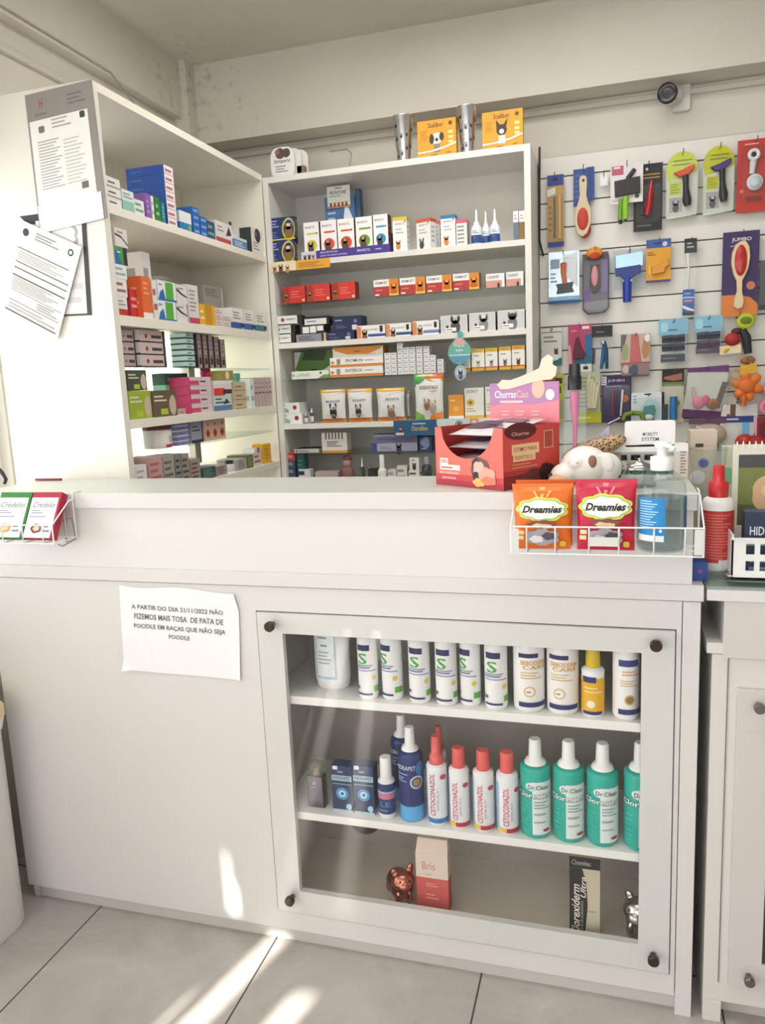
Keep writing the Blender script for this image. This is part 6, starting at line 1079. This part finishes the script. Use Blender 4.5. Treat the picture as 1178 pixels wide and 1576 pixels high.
O_=lambda:dict(lab=[('r',.3,.95,.75,1.03,'23285c'),('tb','SEBODERM',.35,.82,.95,.9,'d8a040'),('tb','CARE',.4,.74,.95,.81,'d8a040'),('l',.35,.55,.9,.7,3,'d8b878'),('b',.55,.32,.13,.1,0,0,'e0b468'),('b',.55,.32,.1,.075,0,0,'eeeeec'),('l',.48,.29,.62,.35,1,'8a7448'),('r',.3,.03,1,.12,'26306c')],body='f0efec',cap='f0f0f0:plastic',hb=.88,sh=.93,rc_=.8,capstyle='cyl',labz=(.05,.64),span=165)
cb(789,840,976,ZS1,'fat white bottle with orange print, left of the two wide ones in the cabinet',.062,O_(),ht=.215,group='wide orange print bottles')
cb(841,892,976,ZS1,'fat white bottle with orange print, right of the two wide ones in the cabinet',.062,O_(),ht=.215,group='wide orange print bottles',rz=-.3)
cb(895,931,996,ZS1,'white bottle with a yellow label and yellow cap on the upper cabinet shelf',.052,dict(lab=[('r',0,.0,1,.86,'e8b020'),('r',.18,.76,.6,.9,'26306c'),('l',.25,.5,.8,.68,2,'f4d890'),('b',.45,.25,.12,.09,0,0,'f0ead8'),('r',.2,.0,.8,.08,'26306c'),('l',0,.3,.15,.8,4,'b87c1c')],body='efefef',cap='d8b81c:plastic',hb=.68,sh=.73,rc_=.62,capstyle='cyl',labz=(.05,.68),span=170),ht=.155)
cb(943,984,1003,ZS1,'slim white bottle with a navy logo and orange print, upper right end in the cabinet',.055,dict(lab=[('r',.3,.84,.85,.95,'2c3c80'),('l',.4,.68,.9,.78,2,'d8a860'),('l',.35,.5,.9,.62,3,'d8b878'),('b',.6,.28,.14,.09,0,0,'d8b068'),('b',.6,.28,.1,.06,0,0,'8a7a50'),('r',.3,.03,1,.12,'26306c')],body='efeeec',cap='f0f0f0:plastic',hb=.88,sh=.93,rc_=.8,capstyle='cyl',labz=(.05,.73),span=165),ht=.2)
# middle shelf
x=aY(488,1215,.06).x; t=thing('perfume_bottle','rectangular dark perfume bottle with a gold and glass stopper on the middle cabinet shelf','bottle',(x,.06,ZS2+.0004)); m=MB()
m.box(-.021,.021,-.012,.012,0,.085,'5c5560:gloss'); m.prn(Face(lambda u,v,e:(-.021+.042*u,-.012-e,.085*v),.042,.085),[('c',.45,.78,.1,'a8a0b0'),('l',.25,.62,.75,.68,1,'a8a0b0')]); m.box(.0212,.0245,-.013,.013,0,.087,'c8ccb4:clear'); m.build('body',t,.0015)
MB().lathe([(.009,.085),(.009,.105)],'b09a6c:metal',16).build('spray_collar',t); MB().box(-.016,.018,-.012,.012,.087,.122,'d0d0bc:clear').build('stopper',t,.002)
for a,b,l,rz_ in((511,543,'navy and blue box with a round blue emblem, left of the pair in the cabinet',0),(544,576,'navy and blue box with a round blue emblem, right of the pair in the cabinet',0)):
    Y=.045; xa=aY(a,1215,Y).x;xb=aY(b,1215,Y).x;h=aY((a+b)/2,1180,Y).z-ZS2
    o=pbox('medicine_box',xb-xa-.001,.035,h,'27365c',[('r',.08,.92,.32,1,'e0e4e8'),('l',.3,.84,.7,.92,1,'8aa0c8'),('r',.02,.68,.98,.8,'a8c0cc'),('tb','HIDRAPET',.08,.71,.92,.78,'2c4a70'),('r',.04,.6,.96,.62,'8aa0b8'),('c',.5,.4,.3,'4a94c8'),('c',.5,.4,.17,'b8dcec'),('c',.5,.4,.08,'2c5c90'),('b',.8,.12,.12,.06,3,.2,'a8d0e4'),('r',0,0,1,.05,'b8c8d0')],[('r',0,0,1,.1,'8aa0b8')],[('r',0,0,1,1,'30426c')])
    o.location=((xa+xb)/2,Y,ZS2+.0004); tag(o,l,'medicine box','navy and blue boxes')
B_=lambda c='1f5a9c':0
cb(581,612,1168,ZS2,'small navy bottle with a pink band and white cap on the middle cabinet shelf',.05,dict(lab=[('r',0,0,1,1,'2a3c70'),('r',0,.5,1,.7,'c87a94'),('r',0,.7,1,.75,'a8c4d8'),('tb','LE',.35,.25,.7,.42,'5a8ac0'),('l',.2,.08,.8,.18,1,'7a90b8')],body='e0e2e6',cap='efefec:plastic',hb=.6,sh=.66,rc_=.66,capstyle='cyl',labz=(.1,.6),span=190),name='care_bottle')
hp=lambda:dict(lab=[('tb','HIDRAPET',.12,.76,.72,.85,'c8d4e4'),('l',.1,.64,.7,.7,1,'8aa0c8'),('l',.1,.5,.5,.62,3,'a0b4d4'),('b',.75,.5,.2,.14,0,0,'b8c8d8'),('b',.75,.5,.15,.105,0,0,'3a4a70'),('b',.75,.5,.1,.07,4,.1,'a8805c'),('b',.85,.78,.12,.14,3,.1,'3a74ac')],body='24356c:plastic',cap='f1f1ee:plastic',hb=.7,sh=.76,rc_=.4,capstyle='cone',base=(.17,'5aa8dc'),labz=(.18,.7),span=165)
cb(611,655,1123,ZS2,'large navy bottle with a light blue foot and white cap, front one of two',.065,hp(),name='care_bottle')
cb(600,640,1104,ZS2,'large navy bottle standing half hidden behind the front navy one',.15,hp(),name='care_bottle')
sp=lambda c,l='d8404c':dict(lab=[('tv','CETOCONAZOL',.32,.1,.5,.88,c),('tv','SPRAY',.56,.2,.62,.6,'a8a8b4'),('b',.8,.82,.12,.05,0,0,'c04858'),('r',.2,-.04,.98,.05,l),('r',.0,0,.14,.95,'8ac0e4')],body='e9eaec',cap='e0625c:plastic',labz=(.06,.68),span=165)
k=sp('b85a68','3a7ab0'); k.update(hb=.66,sh=.69,rc_=.68,capstyle='mist'); t=cb(655,691,1136,ZS2,'white spray bottle with a coral spray cap, front one of two',.055,k,name='spray_bottle')
k=sp('b85a68'); k.update(hb=.66,sh=.69,rc_=.6,capstyle='mist'); cb(664,690,1120,ZS2,'white spray bottle with a coral cap hidden behind the front spray bottle',.13,k,name='spray_bottle')
for a,b,yt,l,rz_ in((690,725,1154,'white bottle with a coral cap and red vertical print, left of three',0),(727,763,1158,'white bottle with a coral cap and red vertical print, middle of three',0.05),(763,800,1161,'white bottle with a coral cap and red vertical print, right of three',.25)):
    k=sp('d04858','b8303c'); k.update(hb=.72,sh=.76,rc_=.62,capstyle='cyl'); k['lab'].append(('r',.12,-.04,.42,.05,'e0c050')); cb(a,b,yt,ZS2,l,.052,k,rz=rz_,group='red print coral cap bottles')
for a,b,yt,l in((799,850,1142,'teal bottle with a white cap, leftmost of four on the middle cabinet shelf'),(850,901,1145,'teal bottle with a white cap, second from the left of four'),(902,953,1149,'teal bottle with a white cap, third from the left of four'),(960,1012,1148,'teal bottle with a white cap, rightmost of four, cut by the door frame')):
    k=dict(lab=[('r',.46,.0,.98,.86,'e3eae8'),('b',.46,.78,.16,.07,0,0,'e3eae8'),('tb','Dr.Clean',.36,.74,.86,.81,'3c6a5c'),('tB','Cloresten',.05,.59,.93,.7,'2c4c48'),('tb','Cloresten',.065,.602,.915,.688,'f4f8f6'),('l',.5,.42,.92,.56,3,'8aa8a4'),('l',.5,.3,.92,.38,1,'a0b4b0'),('l',.5,.18,.92,.24,1,'a0b4b0'),('b',.8,.07,.1,.025,0,0,'a03c40'),('l',.12,.05,.4,.5,6,'3cb8a8')],body='2aae9b:plastic',cap='f0f0ec:plastic',hb=.71,sh=.755,rc_=.41,capstyle='cone',labz=(.05,.7),span=160)
    cb(a,b,yt,ZS2,l,.062,k,group='teal shampoo bottles')
# lower compartment
Y=.06; xa=aY(641,1350,Y).x;xb=aY(690,1350,Y).x; h=aY(665,1315,Y).z-ZF
t=thing('lotion_carton','tall coral and cream carton with a folded top in the lower compartment','carton',((xa+xb)/2,Y,ZF)); w_=xb-xa; m=MB(); m.box(-w_/2,w_/2,0,.035,0,h,'d2605c')
m.prn(Face(lambda u,v,e:((u-.5)*w_,-e,v*h),w_,h),[('r',0,.58,1,1,'e3d4c4'),('t','Bris',.2,.72,.6,.86,'c88a84'),('l',.3,.62,.6,.66,1,'c8a8a0'),('l',.3,.42,.7,.5,2,'e8a09a'),('l',.3,.2,.7,.32,2,'e8a09a')]); m.prn(Face(lambda u,v,e:(w_/2+e,.035*u,v*h),.035,h),[('r',0,0,1,.58,'b84c48'),('r',0,.58,1,1,'d0c0b0')]); m.build('carton_body',t)
m=MB(); m.add([(-w_/2,0,h),(w_/2,0,h),(w_/2,.035,h),(-w_/2,.035,h),(-w_/2+.004,.012,h+.035),(w_/2-.002,.012,h+.035),(w_/2-.002,.022,h+.035),(-w_/2+.004,.022,h+.035)],[(0,1,5,4),(1,2,6,5),(2,3,7,6),(3,0,4,7),(4,5,6,7)],'e0cdbc'); m.build('folded_top',t)
def bulldog(name,label,x,y,s,col,rz):
    t=thing(name,label,'figurine',(x,y,ZF),rz); m=MB()
    m.ell((0,.02*s,.03*s),(.033*s,.04*s,.03*s),col); m.ell((0,-.012*s,.033*s),(.03*s,.024*s,.03*s),col); m.ell((0,-.028*s,.064*s),(.03*s,.025*s,.024*s),col); m.ell((0,-.048*s,.06*s),(.016*s,.012*s,.012*s),col)
    for sx in(-1,1):
        m.ell((sx*.02*s,-.022*s,.086*s),(.009*s,.006*s,(.018 if (sx>0 and s<1.2) else .011)*s),col,rot=-sx*.25); m.ell((sx*.014*s,-.03*s,.016*s),(.008*s,.009*s,.02*s),col); m.ell((sx*.02*s,.03*s,.012*s),(.012*s,.018*s,.012*s),col)
    m.build('dog_body',t,remesh=.0022); t.location.z+=.0085
    for sx in(-1,1): MB().ell((sx*.011*s,-.047*s,.073*s),(.0032*s,.003*s,.0032*s),'2a1a18:gloss').build('eye',t)
    return t
bulldog('bulldog_figurine','rose gold shiny bulldog figurine beside the coral carton',aY(618,1360,.09).x,.085,1.02,'c07a68:metal',.5)
bulldog('bulldog_figurine','silver shiny bulldog figurine at the right end of the lower compartment',aY(990,1410,.09).x,.09,1.2,'b8b8b8:metal',-.35)
Y=.05; xa=aY(877,1380,Y).x;xb=aY(924,1380,Y).x; h=aY(900,1320,Y).z-ZF
o=pbox('medicine_box',xb-xa,.05,h,'c9bfa6',[('r',0,.86,1,1,'2b2727'),('t','Chemitec',.08,.9,.7,.96,'c8c4c0'),('q',[(0,0),(.5,0),(.6,.4),(.55,.7),(.42,.86),(0,.86)],'2b2727'),('tvi','Clorexiderm',.06,.02,.34,.66,'e8e4dc'),('tvi','Ultra',.36,.5,.54,.76,'e8e4dc'),('tv','SOLUCAO DE CLOREXIDINA',.38,.02,.45,.46,'b8b4ac'),('l',.62,.32,.95,.36,1,'a8a088')],[('r',0,0,1,1,'b0a890')]); o.location=((xa+xb)/2,Y,ZF+.0003); tag(o,'black and cream upright box with vertical white lettering in the lower compartment','medicine box')
# dark round item on lower back
p=aY(560,1265,.29); o=MB(); o.M=Matrix.Rotation(PI/2,4,'X'); o.lathe([(.05,0),(.05,.006)],'4c4640',28); o=o.build('round_dark_disc'); o.location=(p.x,.2985,p.z+.01); tag(o,'dark round disc on the back of the lower compartment','disc')
# ------------------------------------------------------------ waste bin
bx0,bx1,by0,by1=-1.955,-1.735,-.33,-.06; zt=.63
t=thing('waste_bin','tall white plastic bin with a rolled rim at the left edge','bin',((bx0+bx1)/2,(by0+by1)/2,0)); hw,hd_=(bx1-bx0)/2,(by1-by0)/2
def ringr(z,k,r=.05): return [(x,y,z) for x,y in rrect(-hw*k,hw*k,-hd_*k,hd_*k,r)]
m=MB(); lv=[ringr(.0,.93),ringr(.012,.98),ringr(zt-.06,1.0),ringr(zt-.055,1.03),ringr(zt-.03,1.06),ringr(zt-.0,1.08),ringr(zt+.004,1.06),ringr(zt-.004,1.02),ringr(zt-.05,.97),ringr(.02,.92)]
n=len(lv[0]); vs=[p for l in lv for p in l]; fs=[(j*n+i,j*n+(i+1)%n,(j+1)*n+(i+1)%n,(j+1)*n+i) for j in range(len(lv)-1) for i in range(n)]
m.add(vs,fs,'e6e4e2:plastic',True); m.add(lv[0],[tuple(range(n))],'e6e4e2:plastic'); m.add(lv[-1],[tuple(range(n))],'e6e4e2:plastic'); m.build('bin_body',t)
m=MB()
lv=[ringr(zt-.06,1.035),ringr(zt-.02,1.085),ringr(zt+.006,1.09),ringr(zt+.03,.98),ringr(zt+.055,.8)]
vs=[p for l in lv for p in l]; fs=[(j*n+i,j*n+(i+1)%n,(j+1)*n+(i+1)%n,(j+1)*n+i) for j in range(1,len(lv)-1) for i in range(n)]; m.add(vs,fs,'dccaa0',True); m.build('bin_liner',t)
